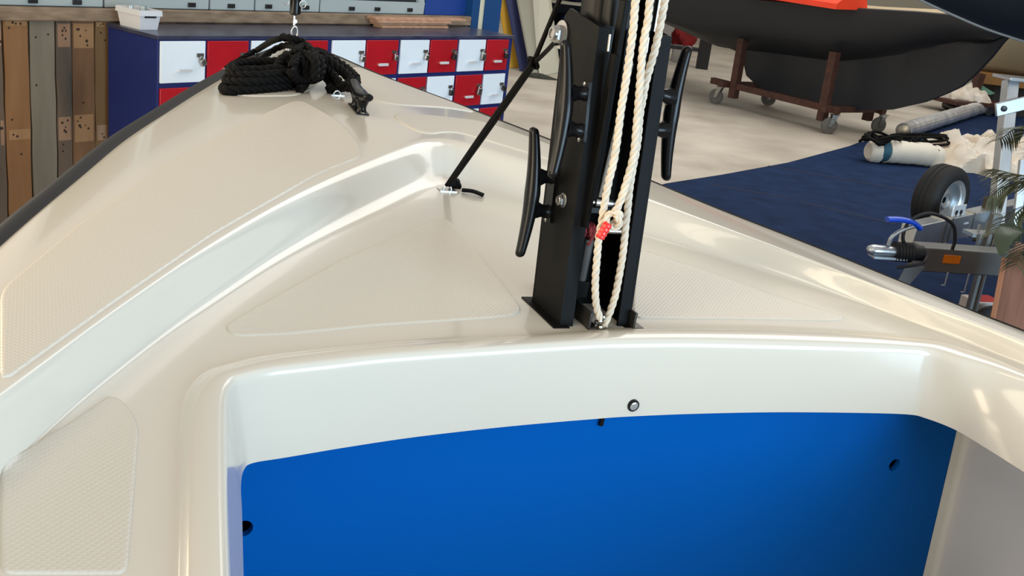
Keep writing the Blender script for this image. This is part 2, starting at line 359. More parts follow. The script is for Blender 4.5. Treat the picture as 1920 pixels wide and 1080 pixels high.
# ------------------------------------------------------------------ moulded non-skid patches on the deck
def inside(p, poly):
    c = False; n = len(poly)
    for i in range(n):
        a, b = poly[i], poly[i-1]
        if (a[1] > p[1]) != (b[1] > p[1]) and p[0] < (b[0]-a[0])*(p[1]-a[1])/(b[1]-a[1])+a[0]: c = not c
    return c
def patch(name, px, lift=.0022, rnd=4, step=.02, cut=42):
    """a low raised patch: outline in boat coordinates, draped over the deck with a rounded border"""
    pts = []
    fine = []
    for i in range(len(px)):
        a, b = V(*px[i]), V(*px[(i+1) % len(px)]); k_ = max(1, int(np.linalg.norm(b-a)/cut)); fine += [a+(b-a)*j/k_ for j in range(k_)]
    for q in fine:
        h = hit(*q)
        if h is None: continue
        pts.append(L3(h)[:2])
    P = np.array(pts); m = len(P)
    # round the corners (Chaikin)
    for _ in range(rnd):
        Q = []
        for i in range(len(P)): a, b = P[i], P[(i+1) % len(P)]; Q += [a*.75+b*.25, a*.25+b*.75]
        P = np.array(Q)
    P = resample(np.vstack([P, P[:1]]), 200)[:-1]
    cen = P.mean(0)
    bm = bmesh.new()
    def drape(p, l): return Vector(down(p[0], p[1], l))
    T = np.roll(P, -1, 0)-np.roll(P, 1, 0); nn = np.stack([T[:, 1], -T[:, 0]], 1); nn /= np.linalg.norm(nn, axis=1)[:, None]
    area_ = .5*np.sum(P[:, 0]*np.roll(P[:, 1], -1)-P[:, 1]*np.roll(P[:, 0], -1))
    if area_ < 0: nn = -nn
    rings = []
    for off, l in ((0, -.001), (.001, lift*.6), (.003, lift), (.006, lift)):
        rings.append([bm.verts.new(drape(P[i]-nn[i]*off, l)) for i in range(len(P))])
    for a, b in zip(rings[:-1], rings[1:]):
        for i in range(len(P)):
            j = (i+1) % len(P); bm.faces.new((a[i], a[j], b[j], b[i]))
    # interior: grid of extra points, triangulated
    inner = P-nn*.006; pl = [tuple(q) for q in inner]
    lo, hi = inner.min(0), inner.max(0); grid_ = []
    x = lo[0]+step/2
    import mathutils.geometry as G
    pts2 = [Vector(q) for q in pl]; keep = []
    while x < hi[0]:
        y = lo[1]+step/2
        while y < hi[1]:
            if inside((x, y), pl) and min(np.hypot(inner[:, 0]-x, inner[:, 1]-y)) > step*.4: keep.append(Vector((x, y)))
            y += step
        x += step
    k = len(pts2); res = G.delaunay_2d_cdt(pts2+keep, [(i, (i+1) % k) for i in range(k)], [list(range(k))], 1, 1e-5)
    vs = {}
    for i, p in enumerate(res[0]):
        o_ = res[3][i]
        j = next((q for q in o_ if q < k), None)
        vs[i] = rings[-1][j] if j is not None else bm.verts.new(drape(p, lift))
    for f in res[2]:
        try: bm.faces.new([vs[i] for i in f])
        except ValueError: pass
    bmesh.ops.recalc_face_normals(bm, faces=bm.faces)
    if sum((f.normal@Vector(N) if False else f.normal.dot(Vector(N))) for f in bm.faces) < 0: bmesh.ops.reverse_faces(bm, faces=bm.faces)
    for v in bm.verts: v.co -= boat.location
    me = bpy.data.meshes.new(name); bm.to_mesh(me); bm.free(); me.materials.append(NONSKID); me.shade_smooth()
    o = bpy.data.objects.new(name, me); COL.objects.link(o); o.parent = boat; return o
PATCHES = [
    [(440, 600), (640, 488), (835, 405), (900, 480), (985, 588), (940, 596), (700, 612), (540, 628), (440, 632), (418, 616)],
    [(1185, 598), (1192, 466), (1330, 510), (1450, 555), (1585, 594), (1580, 603), (1400, 600)],
    [(0, 868), (120, 800), (215, 735), (262, 790), (258, 850), (240, 1078), (0, 1078)],
    [(0, 545), (150, 420), (300, 318), (455, 232), (560, 185), (640, 230), (690, 290), (600, 325), (400, 440), (200, 578), (0, 722)],
    [(722, 212), (800, 216), (905, 228), (1015, 266), (1110, 305), (1210, 346), (1205, 358), (1110, 326), (1000, 290), (900, 260), (850, 246), (790, 255)],
    [(415, 165), (425, 178), (470, 181), (560, 180), (600, 160), (640, 118), (560, 95), (510, 108)],
    [(690, 186), (740, 197), (850, 204), (905, 214), (870, 200), (760, 160), (660, 122), (650, 150)],
]
for pp in PATCHES: patch('non_skid_patch', pp)
# ------------------------------------------------------------------ small fittings on the boat
cl = ons(1187, 760, -.118)
cb = V(-.118, cl[1], cl[2])
lt = MB(); c0 = W(-.114+.002, cb[1], cb[2]); lt.lathe(c0, -A, [(.0098, 0), (.0108, .004), (.0102, .009), (.0082, .0105), (.0078, .009)], 28, closed=False)
l_ = lt.build('courtesy_light', BLACKPL, boat); l_['label'] = 'small round black courtesy light with a clear lens'
LENS = mat('clear_lens', (.55, .58, .6), .12, .6, .5, .25, 300)
ln = MB(); ln.lathe(c0-A*.0088, -A, [(.0082, 0), (.007, .0012), (.004, .002), (.0005, .0022)], 24, closed=False); ln.build('lens', LENS, l_)
cs_ = ons(1126, 793, SB-.002); ck = MB(); c0 = W(SB-.004, cs_[1], cs_[2]+.012)
ck.box(c0, A*.003, B*.0035, N*.016); ck.build('cable_clip', BLACKPL, boat, bevel=.001)
# a deck cleat, built standing on a base along direction d with up-vector
def cleat(parts_parent, name, base, d, up, L=.2, Ht=.045, mt=BLACKPL, fat=1.0, boltm=DSTEEL):
    d = nrm(d); up = nrm(np.asarray(up)-d*np.dot(up, d)); x = np.cross(d, up); base = np.asarray(base, float)
    c = MB(); rows = []; K = 27; r0 = .0150*fat
    for i in range(K):                                # horned bar, tapering and curling up at the tips
        t = math.sin(-PI/2+PI*i/(K-1)); r = r0*(1-.40*abs(t)); e_ = max(0, (abs(t)-.94)/.06); r *= max(.05, math.sqrt(max(0, 1-e_*e_)))
        cc = base+d*(t*L/2*.995)+up*(Ht+.011*fat*abs(t)**1.8)
        rows.append([cc+(x*math.cos(a)*r*1.05+up*math.sin(a)*r*.85) for a in np.linspace(0, 2*PI, 13)[:-1]])
    c.grid(rows, 0, True)
    tip0 = base-d*L/2+up*(Ht+.011*fat); tip1 = base+d*L/2+up*(Ht+.011*fat)
    c.add(rows[0]+[tip0], [(k, (k+1) % 12, 12) for k in range(12)]); c.add(rows[-1]+[tip1], [(k, (k+1) % 12, 12) for k in range(12)])
    for s_ in (-1, 1):                                # two feet flaring into the base
        rr_ = []
        for h_, r_, sh_ in ((0, .0135, .030), (.004, .0120, .0295), (.009, .0098, .029), (Ht*.45, .0094, .028), (Ht-.012, .0125, .027), (Ht-.003, .0165, .025)):
            cc = base+d*s_*sh_*fat+up*h_
            rr_.append([cc+(x*math.cos(a)*r_*fat*.95+d*math.sin(a)*r_*fat*1.15) for a in np.linspace(0, 2*PI, 13)[:-1]])
        c.grid(rr_, 0, True)
    
    c.box(base+up*.0025, d*.046*fat, x*.0125*fat, up*.0025)
    o = c.build(name, mt, parts_parent, ang=50)
    for s_ in (-1, 1):
        b_ = MB(); b_.lathe(base+d*s_*.043*fat+up*.005, up, [(.004*fat, 0), (.004*fat, .002), (.002, .003)], 12); b_.build('screw', boltm, o)
    return o
# bow cleat
h0, h1 = hit(683, 219), hit(642, 172)
bc = (h0+h1)/2; dv = nrm(h1-h0)
bowc = cleat(boat, 'bow_cleat', h0+dv*.075-N*.001, dv, N, L=.20, Ht=.040, fat=1.25)
bowc['label'] = 'black bow cleat on the foredeck'
# stem fitting and pad eye
sf = ons(536, 104, 2.02); base = down(2.02, 0.0)
st = MB(); pS = hit(537, 108); pT = pS+N*.085
st.lathe(pS, N, [(.013, 0), (.013, .003), (.0085, .004), (.0085, .04), (.011, .041), (.011, .05), (.0075, .052)], 18)
st.box(pS+N*.0015, A*.03, B*.012, N*.0015)
st.build('stem_fitting', STEEL, boat)
pe = hit(838, 357); e_ = MB(); e_.box(pe+N*.001, A*.012, B*.02, N*.0012)
e_.tube([pe+B*.010*math.cos(t)+N*.013*math.sin(t) for t in np.linspace(0, PI, 12)], .0022, 8)
e_.build('pad_eye', STEEL, boat)
eye2 = hit(632, 178); e_ = MB(); e_.box(eye2+N*.001, A*.009, B*.018, N*.0012); e_.tube([eye2+B*.009*math.cos(t)+N*.011*math.sin(t) for t in np.linspace(0, PI, 12)], .0022, 8)
e_.build('pad_eye', STEEL, boat)
# ================================================================== mast foot (tabernacle)
tab = thing('mast_tabernacle', 'black steel mast foot bolted to the recessed deck with cleats on both sides', 'mast foot', O)
def ws(P): return [W(*p) for p in P]
YP = -.067
def plate(y, inw):
    p = MB(); q = [(.083, 0), (-.026, 0), (.043, .474), (.150, .485), (.164, .470)]
    q = [V(a_, y, b_) for a_, b_ in q]
    p.prism(ws(q), B*inw*.005)
    # flange turned in along the after edge, and a narrow one along the forward edge
    p.hexa([W(-.026, y, 0), W(-.026, y+inw*.024, 0), W(-.021, y+inw*.024, 0), W(-.021, y, 0), W(.043, y, .474), W(.043, y+inw*.024, .474), W(.048, y+inw*.024, .474), W(.048, y, .474)])
    p.hexa([W(.078, y, 0), W(.078, y+inw*.02, 0), W(.083, y+inw*.02, 0), W(.083, y, 0), W(.158, y, .468), W(.158, y+inw*.02, .468), W(.163, y+inw*.02, .468), W(.163, y, .468)])
    # foot plate
    p.hexa([W(-.034, y-inw*.016, -.001), W(-.034, y+inw*.014, -.001), W(.094, y+inw*.014, -.001), W(.094, y-inw*.016, -.001), W(-.034, y-inw*.016, .0025), W(-.034, y+inw*.014, .0025), W(.094, y+inw*.014, .0025), W(.094, y-inw*.016, .0025)])
    return p
plate(YP, 1).build('side_plate', BLACKP, tab, bevel=.0012)
plate(-YP, -1).build('side_plate', BLACKP, tab, bevel=.0012)
wb_ = MB(); wb_.hexa([W(.070, YP+.004, .0), W(.076, YP+.004, .0), W(.076, -YP-.004, .0), W(.070, -YP-.004, .0), W(.148, YP+.004, .44), W(.154, YP+.004, .44), W(.154, -YP-.004, .44), W(.148, -YP-.004, .44)])
wb_.build('front_web', BLACKP, tab, bevel=.001)
RAILM = mat('dark_grey_steel_rail', (.05, .048, .045), .35, .5, 0, .25, 15)
for y0, s0, h_ in ((-.022, .165, .030), (.064, .165, .030)):
    b_ = MB(); b_.hexa([W(-.040, y0, 0), W(-.040, y0+.004, 0), W(s0, y0+.004, 0), W(s0, y0, 0), W(-.040, y0, h_), W(-.040, y0+.004, h_), W(s0, y0+.004, h_), W(s0, y0, h_)])
    b_.hexa([W(-.040, y0, 0), W(-.040, y0+.022, 0), W(s0, y0+.022, 0), W(s0, y0, 0), W(-.040, y0, .003), W(-.040, y0+.022, .003), W(s0, y0+.022, .003), W(s0, y0, .003)])
    b_.build('foot_rail', RAILM, tab, bevel=.0008)
def nutbolt(parent, c, ax, r=.012, h_=.012, name='bolt'):
    b_ = MB(); c = np.asarray(c, float)
    b_.lathe(c, ax, [(r*1.45, 0), (r*1.45, .002), (r*1.2, .0025)], 24)
    b_.lathe(c+ax*.0022, ax, [(r*1.1, 0), (r*1.15, h_*.2), (r*1.15, h_*.6), (r*1.0, h_*.8)], 6)
    b_.lathe(c+ax*.0022, ax, [(r*.93, 0), (r*.93, h_*.95), (r*.8, h_*1.1), (r*.62, h_*1.1), (r*.6, h_*.95)], 24)
    return b_.build(name, STEEL, parent)
tb = ony(1057, 376, YP)
nutbolt(tab, W(tb[0], YP, tb[2]), -B, .0085, .009)
t2_ = ony(1052, 64, YP); TOPB = W(t2_[0]-.005, YP, t2_[2])
nutbolt(tab, TOPB, -B, .013, .017)
b_ = MB(); b_.lathe(TOPB-B*.0005, -B, [(.023, 0), (.023, .003)], 28); b_.build('washer', STEEL, tab)
nutbolt(tab, W(tb[0], -YP, tb[2]), B, .0085, .009)
for y_ in (YP+.006, -YP-.014):
    b_ = MB(); b_.lathe(W(tb[0], y_, tb[2]), B, [(.011, 0), (.011, .008)], 6); b_.build('nut', STEEL, tab)
b_ = MB(); b_.cyl(W(tb[0], YP+.004, tb[2]), W(tb[0], -YP-.004, tb[2]), .0055); b_.build('pivot_bolt', STEEL, tab)
b_ = MB(); b_.cyl(W(tb[0], -.01, tb[2]), W(tb[0], .022, tb[2]), .0095); b_.build('spacer', STEEL, tab)
cbp = ony(1075, 430, YP+.01)
b_ = MB(); b_.cyl(W(cbp[0], YP+.004, cbp[2]), W(cbp[0], -YP-.004, cbp[2]), .0055); b_.build('cross_pin', STEEL, tab)
lash = thing('lashing_line', 'dark red line wound around the pin low in the mast foot', 'lashing', W(cbp[0], YP+.02, cbp[2]))
for y0 in (-.052, -.034):
    b_ = MB(); b_.rope([W(cbp[0], y0, cbp[2])+B*t*.0012+(A*math.cos(t)+N*math.sin(t))*.0095 for t in np.linspace(0, 2*PI*2, 60)], .0042, .02)
    b_.rope([W(cbp[0]-.009, y0+.012, cbp[2]-.004)+(A*-.001*k-N*.0035*k-B*.002*k) for k in range(6)], .0035, .02)
    b_.build('coil', DRED, lash)
# cleats on the side plates
for (q0, q1, yoff, side_) in (((1058, 72), (1032, 336), -.05, -1), ((999, 236), (971, 484), -.05, -1), ((1293, 84), (1250, 341), .05, 1)):
    yy = side_*abs(YP)+yoff
    a1, a2 = ony(*q0, yy), ony(*q1, yy); c_ = (a1+a2)/2; d_ = nrm(W(*a1)-W(*a2)); L_ = np.linalg.norm(W(*a1)-W(*a2))
    bp_ = W(c_[0], side_*abs(YP), c_[2])
    cc = cleat(tab, 'horn_cleat', bp_, d_, B*side_, L=L_*.99, Ht=.037, fat=1.0)
# ------------------------------------------------------------------ mast, struts
SM = .02
mast = thing('mast', 'black mast heel section standing between the steel side plates', 'mast', W(.03, 0, .2))
def ax_pt(s0, y, z): return W(s0+.17*z, y, z)
def prof_col(parent, name, s0, s1, y0, y1, z0, z1, mt, r=.006, lean=.17):
    m = MB(); rows = []
    for z_ in (z0, z1):
        row = []
        for cx_, cy_, a0 in ((s1-r, y1-r, 0), (s0+r, y1-r, PI/2), (s0+r, y0+r, PI), (s1-r, y0+r, 1.5*PI)):
            for k in range(5):
                a = a0+k*PI/8; row.append(W(cx_+r*math.cos(a)+lean*z_, cy_+r*math.sin(a), z_))
        rows.append(row)
    m.grid(rows, 0, True); k = len(rows[0]); m.f.append(tuple(range(k))[::-1]); m.f.append(tuple(range(k, 2*k))); m.m += [0, 0]
    return m.build(name, mt, parent, ang=40)
prof_col(mast, 'mast_tube', .012, .085, -.046, .050, .175, 1.0, BLACKM, .02)
hp = prof_col(mast, 'heel_box', -.018, .010, -.040, .012, .475, 1.0, BLACKM, .004)
for y0 in (-.040, .006):
    prof_col(mast, 'track_rib', -.004, .012, y0-.003, y0, .2, .47, BLACKM, .0012)
prof_col(mast, 'track_rib', -.026, .012, .030, .033, .2, 1.0, BLACKM, .0012)
for qq in ((1144, 64, 96), (1216, 70, 98)):
    p0, p1 = onpl(qq[0], qq[1], W(-.005, 0, .45), A), onpl(qq[0]-4, qq[2], W(-.005, 0, .45), A)
    b_ = MB(); b_.tube([p0, p1], .0022, 10); b_.build('slot_strip', STEEL, mast)
def rod(parent, name, q0, q1, s_, r, mt):
    p0, p1 = W(*ons(*q0, s_)), W(*ons(*q1, s_)); b_ = MB(); b_.cyl(p0, p1, r, 18); return b_.build(name, mt, parent)
strut = thing('gas_strut', 'silver and black gas strut standing between the mast foot plates', 'strut', W(.0, .0, .03))
p_top, p_mid = W(*ony(1183, 118, -.012)), W(*ony(1123, 368, -.012))
b_ = MB(); b_.cyl(p_mid, p_top, .0052); b_.build('piston_rod', STEEL, strut)
p0, p1 = W(*ony(1087, 530, -.028)), W(*ony(1104, 448, -.028))
b_ = MB(); b_.cyl(p0, p1, .0095); b_.build('cylinder', mat('dark_chrome_tube', (.10, .105, .11), .3, .6, 0, .1, 20), strut)
b_ = MB(); b_.box(p0-N*.008, A*.012, B*.012, N*.014); b_.build('end_block', BLACKP, strut, bevel=.001)
for (qa, qb, yy, wd) in (((1172, 0), (1110, 372), -.030, .010), ((1153, 100), (1095, 425), -.046, .008)):
    p0, p1 = W(*ony(*qa, yy)), W(*ony(*qb, yy)); b_ = MB(); b_.beam(p0, p1, wd, .02, up=A); b_.build('support_arm', BLACKP, mast, bevel=.002)
p0, p1 = W(*ony(1236, 0, .05)), W(*ony(1226, 60, .05)); b_ = MB(); b_.beam(p1, p0+(p0-p1)*2, .008, .01, up=A); b_.build('sail_track', DSTEEL, mast, bevel=.001)
# ------------------------------------------------------------------ cream halyards
def pth(px, s_, k=6): return [W(*p) for p in smooth([ons(x, y, (s_ if not isinstance(s_, (list, tuple)) else s_[i])) for i, (x, y) in enumerate(px)], k)]
R1 = [(1210, -120), (1192, 0), (1188, 47), (1182, 94), (1171, 169), (1165, 202), (1153, 291), (1140, 347), (1130, 402), (1129, 413), (1123, 444), (1119, 489), (1116, 533), (1118, 573), (1125, 597)]
R3 = [(1270, -120), (1247, 0), (1238, 47), (1228, 94), (1212, 150), (1205, 187), (1200, 213), (1195, 269), (1186, 318), (1180, 358), (1176, 402), (1174, 413), (1169, 467), (1162, 511), (1153, 556), (1142, 589), (1132, 612)]
R2 = [(1240, -120), (1219, 0), (1215, 37), (1206, 84), (1199, 169), (1194, 230), (1188, 290), (1178, 330), (1163, 378), (1150, 402)]
def halyard(name, px, s_, label):
    P_ = pth(px, s_); m_ = MB(); m_.rope(P_, .0062, .040, 3, 10); o = m_.build(name, ROPEM, None, ang=80)
    return tag(o, label, 'rope', 'halyards hanging at the mast foot')
halyard('halyard', R1, -.040, 'cream twisted halyard, leftmost of the three hanging before the mast')
halyard('halyard', R3, -.036, 'cream twisted halyard, rightmost of the three, running down to the foot rails')
h2 = thing('halyard', 'cream twisted halyard in the middle, ending in a knot with red tape', 'rope', W(*ons(1150, 402, -.05)), 'halyards hanging at the mast foot')
m_ = MB(); m_.rope(pth(R2, [-.046]*7+[-.048, -.052, -.054]), .0062, .040, 3, 10); m_.build('standing_part', ROPEM, h2, ang=80)
kc = W(*ons(1149, 412, -.056)); m_ = MB()
m_.rope([kc+B*.011*math.cos(t)*(1-.12*t/6)+N*.013*math.sin(t+.4)-A*.005*math.sin(2*t) for t in np.linspace(-.5, 2*PI+.6, 34)], .0058, .04, 3, 9)
m_.rope([kc+B*.008*math.sin(t*1.3)+N*(.010-.012*t)-A*(.006+.004*math.sin(t*2)) for t in np.linspace(0, 2.1, 20)], .0058, .04, 3, 9)
m_.build('knot', ROPEM, h2, ang=80)
q0, q1 = W(*ons(1124, 447, -.060)), W(*ons(1141, 418, -.060)); m_ = MB()
rr_ = [.0075*(1+.10*math.sin(i*2.1)) for i in range(13)]; rr_[0] *= .8; rr_[-1] *= .8
m_.tube([q0+(q1-q0)*i/12 for i in range(13)], .0072, 14, rr=rr_); m_.build('whipping', REDT, h2, ang=50)
# splice at the foot
fz = W(*ons(1128, 603, -.034)); m_ = MB()
for i in range(7): m_.ball(fz+V(*[random.uniform(-.009, .009) for _ in range(3)]), .0045, 8)
o = m_.build('shackle_lump', DSTEEL, tab)
o.name = 'foot_shackle'
# ------------------------------------------------------------------ black shock cord from pad eye to the mast
sc = thing('shock_cord', 'black elastic cord from the pad eye in the recess corner up to the mast bolt', 'cord', pe)
kn = W(*ony(1000, 118, -.045))
up_ = kn+(W(*ony(1049, 0, -.03))-kn)*1.9
def flatcord(P, w_=.0045, f=.6, nm='cord'):
    m_ = MB(); m_.tube(smooth(P, 8), w_, 10, flat=f); return m_.build(nm, ROPEB, sc)
e0 = pe+N*.012
flatcord([e0-B*.003, (e0+kn)/2-B*.004, kn-B*.002], .0045, .9); flatcord([e0+B*.004, (e0+kn)/2+B*.005, kn+B*.004], .0045, .9)
flatcord([kn, (kn+up_)/2, up_], .0050, .9)
flatcord([kn+B*.002, kn*.5+TOPB*.5-N*.002, TOPB-B*.010-N*.012], .0042, .9)
m_ = MB()
for t0 in (0, 2.1): m_.tube([kn+A*.007*math.cos(t)+N*.008*math.sin(t)+B*.008*math.cos(t+t0) for t in np.linspace(0, 2*PI, 20)], .0036, 8)
m_.build('knot', ROPEB, sc)
kb_ = hit(853, 352)+N*.009; m_ = MB()
for t0 in (0, 1.2, 2.4): m_.tube([kb_+A*.006*math.cos(t)+N*.009*math.sin(t)+B*.009*math.cos(t+t0) for t in np.linspace(0, 2*PI, 20)], .0048, 8)
m_.build('knot', ROPEB, sc)
t0_, t1_ = hit(866, 361)+N*.006, hit(906, 370)+N*.005
flatcord([t0_, (t0_+t1_)/2+N*.003, t1_], .0085, .5, 'cord_tail')
# ------------------------------------------------------------------ forestay, bow rope
SS = L3(pS)[0]
fs = thing('forestay', 'forestay end with black covered rigging screw shackled to the bow', 'forestay', pS+N*.05)
def pf(x, y): return W(*ony(x, y, L3(pS)[1]))
m_ = MB(); a_, b2 = pf(553, 29), pf(557, -45)
m_.lathe(a_, b2-a_, [(.010, 0), (.0165, .004), (.0165, .05), (.0175, .052), (.0175, .12), (.015, .15)], 20); m_.build('rigging_screw', BLACKPL, fs)
m_ = MB(); m_.tube([pf(553, 30), pf(552, 48)], .0045, 10); m_.lathe(pf(553, 40), A, [(.0065, -.003), (.0065, .003)], 14); m_.build('toggle', STEEL, fs)
m_ = MB()
for c_, rx, rz in ((pf(552, 62), .009, .020), (pf(550, 80), .0085, .012)):
    m_.tube([c_+B*rx*math.cos(t)+N*rz*math.sin(t) for t in np.linspace(0, 2*PI, 26)], .0026, 8)
m_.build('shackle', STEEL, fs)
for x_, y_, s_ in ((537, 3, 1), (568, 8, -1)):
    m_ = MB(); c_ = pf(x_, y_); m_.tube([c_+B*.009*math.cos(t)+N*.010*math.sin(t) for t in np.linspace(0, 2*PI, 22)], .0016, 8); m_.build('split_ring', STEEL, fs)
br = thing('bow_rope', 'thick black mooring rope coiled and knotted on the foredeck around the bow fitting', 'rope', hit(560, 150))
def H_(x, y, up=.0):
    h = hit(x, y); return None if h is None else h+N*up
# the pile is laid out on the deck from its footprint: (pixel of the footprint, height above deck)
RRAD = .0132
def strand(pts, r=RRAD, nm='strand', pitch=.06):
    P_ = [];
    for x, y, z_ in pts:
        # the point sits z_ above the deck: find the deck point whose raised position projects on the pixel
        h = hit(x, y)
        if h is None: h = onpl(x, y, down(1.75, 0), N)
        s_, y_, zz = L3(h)
        for _ in range(6):
            zz = L3(down(min(s_, 2.12), y_))[2]+z_; q = L3(onpl(x, y, O+N*zz, N)); s_, y_ = .5*s_+.5*q[0], .5*y_+.5*q[1]
        P_.append(W(s_, y_, zz))
    m_ = MB(); m_.rope(smooth(P_, 8), r, pitch, 3, 7); return m_.build(nm, ROPEB, br, ang=80)
r0 = RRAD
strand([(570, 132, .03), (520, 137, .02), (470, 150, .012), (424, 161, .011), (423, 170, .011), (455, 170, .011), (500, 166, .012), (540, 160, .015), (575, 148, .02)])
strand([(575, 125, .045), (530, 128, .035), (480, 136, .03), (432, 145, .026), (428, 153, .026), (460, 156, .028), (510, 152, .03), (560, 146, .035)])
strand([(580, 118, .06), (540, 120, .05), (490, 123, .045), (440, 130, .04), (434, 139, .04), (470, 143, .042), (520, 140, .045), (565, 134, .05)])
strand([(575, 112, .07), (530, 117, .06), (480, 117, .055), (438, 124, .05), (440, 133, .05), (480, 133, .05), (530, 130, .055)])
strand([(545, 118, .07), (528, 112, .07), (545, 104, .085), (575, 110, .08), (585, 135, .05), (575, 152, .02), (562, 168, .011)])
strand([(520, 125, .06), (540, 108, .08), (570, 118, .075), (575, 145, .04), (560, 152, .03), (545, 135, .06)])
strand([(560, 112, .08), (585, 105, .085), (602, 120, .07), (598, 145, .04), (580, 150, .03)])
strand([(548, 125, .07), (565, 103, .09), (590, 115, .085), (590, 148, .045)])
strand([(575, 108, .085), (605, 104, .08), (635, 122, .06), (660, 140, .045), (668, 155, .035), (655, 166, .03)])
strand([(580, 118, .075), (610, 112, .075), (640, 132, .055), (658, 150, .04), (645, 165, .025)])
strand([(590, 122, .065), (612, 128, .055), (630, 148, .035), (640, 164, .02), (628, 166, .013)])
strand([(595, 130, .05), (610, 142, .035), (622, 160, .015), (618, 168, .011)])
strand([(575, 98, .09), (600, 100, .085), (622, 112, .07), (648, 128, .055), (667, 146, .045)])
strand([(600, 104, .085), (625, 122, .065), (650, 142, .045), (662, 160, .03)])
strand([(552, 100, .095), (572, 88, .10), (582, 98, .095), (590, 112, .085)])
# the loop passing over the bow and away aft to port
strand([(556, 86, .10), (540, 75, .11), (515, 78, .10), (485, 92, .07), (462, 105, .05), (440, 118, .03), (425, 128, .02)], .009)
strand([(560, 92, .10), (535, 86, .09), (508, 98, .07), (488, 114, .055), (470, 122, .045)], .009)
strand([(528, 70, .12), (548, 74, .12), (570, 82, .11), (580, 95, .10)], .009)

# ================================================================== the hall behind
PH = .946
E1 = V(math.cos(PH), math.sin(PH), 0); E2 = V(-math.sin(PH), math.cos(PH), 0); Z = V(0, 0, 1)
KS = .8043; LA = V(-2.482, 6.996, 0)*KS; LT = 1.85-.9007*KS; DW = .375*KS; RH = .3088*KS; DP = .565*KS
def lw(e, b, z): return LA+E1*e+E2*b+Z*z            # locker frame: along the front, back towards the wall, up
def lp(x, y, b): q = onpl(x, y, lw(0, b, 0), E2)-LA; return V(q@E1, q@E2, q[2])
WB = DP+.03
CONC = mat('concrete_floor', s2l(162, 153, 140), .55, 0, 0, .06, 1.3, .15, 8, col2=s2l(198, 190, 177), detail=8)
CARP = mat('blue_carpet', s2l(22, 38, 66), .95, 0, 0, .12, 5, .5, 300, col2=s2l(30, 48, 82), spec=.1, detail=8)
NAVY = mat('navy_paint', s2l(2, 28, 96), .6, 0, 0, .05, 4)
NAVYT = mat('worn_navy_top', s2l(34, 38, 62), .3, 0, .1, .1, 6, .05, 30, col2=s2l(62, 66, 88))
DOORW = mat('white_door_paint', s2l(226, 236, 244), .4, 0, 0, .02, 4)
DOORR = mat('red_door_paint', s2l(172, 12, 28), .35, 0, 0, .08, 5)
ALU = mat('pale_grey_frame', s2l(168, 178, 178), .4, 0, 0, .03, 4)
BLK = mat('black_plastic', (.01, .01, .012), .4, 0, 0, .1, 10)
TIMB = mat('weathered_rail', s2l(112, 92, 72), .8, 0, 0, .1, 4, .4, 40, col2=s2l(146, 126, 104), stretch=(2, 2, 9))
RAWW = mat('raw_pine', s2l(168, 122, 96), .7, 0, 0, .1, 3, .2, 60, col2=s2l(196, 156, 126), stretch=(1, 8, 8))
ROYAL = mat('royal_blue_wall', s2l(14, 60, 138), .6, 0, 0, .04, 2)
ROYALC = mat('blue_steel_column', s2l(8, 66, 118), .45, 0, 0, .05, 2)
CREAM = mat('cream_strip', s2l(212, 208, 180), .6, 0, 0, .03, 5)
WALLP = mat('hall_wall_panel', s2l(150, 146, 134), .8, 0, 0, .04, 1)
DARKG = mat('dark_glass', (.02, .025, .03), .08, 0, .3, .1, 3)
def plank(name, c0, c1, sy=9.):
    return mat(name, s2l(*c0), .8, 0, 0, .1, 7, .5, 40, col2=s2l(*c1), stretch=(1, 1, .14), detail=8)
PL = [plank('amber_plank', (112, 78, 46), (146, 106, 68)), plank('grey_plank', (104, 97, 84), (136, 128, 112)), plank('dark_grey_plank', (62, 58, 52), (116, 96, 78)), plank('brown_plank', (84, 58, 38), (136, 100, 66)), plank('tan_plank', (98, 72, 44), (124, 94, 60)), plank('gap_shadow_backing', (24, 14, 10), (34, 22, 16))]
NAIL = mat('rusty_knots', (.03, .014, .008), .8, 0, 0, .3, 50)
# floor
m = MB(); m.bx(-14, 18, -9, 34, -.2, 0); struct(m.build('floor', CONC))
# timber clad half wall with windows above
rz0, rz1 = lp(100, 39, WB)[2], lp(100, 14, WB)[2]
m = MB()
m.add([], [])
m.hexa([lw(-9, WB+.03, 0), lw(3.5, WB+.03, 0), lw(3.5, WB+.13, 0), lw(-9, WB+.13, 0), lw(-9, WB+.03, rz1), lw(3.5, WB+.03, rz1), lw(3.5, WB+.13, rz1), lw(-9, WB+.13, rz1)], 5)
edges = [(-44, -2), (0, 6), (52.5, 3), (103, 9), (134, 7), (178, 5), (203, 0)]
def pe_(x, y=45): return lp(x, y, WB)[0]
xs = [pe_(5), pe_(54.5), pe_(104.5), pe_(135), pe_(178.5)]
ep = [-3.4, -3.26, -3.02, -2.8, -2.6, -2.44, -2.25, -2.05]
cols = [0, 1, 2, 3, 4]; x0 = pe_(-45); wid = xs[1]-xs[0]
e = xs[0]; seq = [(xs[0]-wid*.9, xs[0], 2), (xs[0], xs[1], 0), (xs[1], xs[2], 1), (xs[2], xs[3], 2), (xs[3], xs[4], 3), (xs[4], xs[4]+.17, 4)]
e = seq[0][0]
for k in range(24): w_ = random.uniform(.14, .26); seq.insert(0, (e-w_, e, random.choice([0, 1, 2, 3, 4]))); e -= w_
e = xs[4]+.17
while e < 3.3: w_ = random.uniform(.14, .26); seq.append((e, min(e+w_, 3.4), random.choice([0, 1, 2, 3]))); e += w_
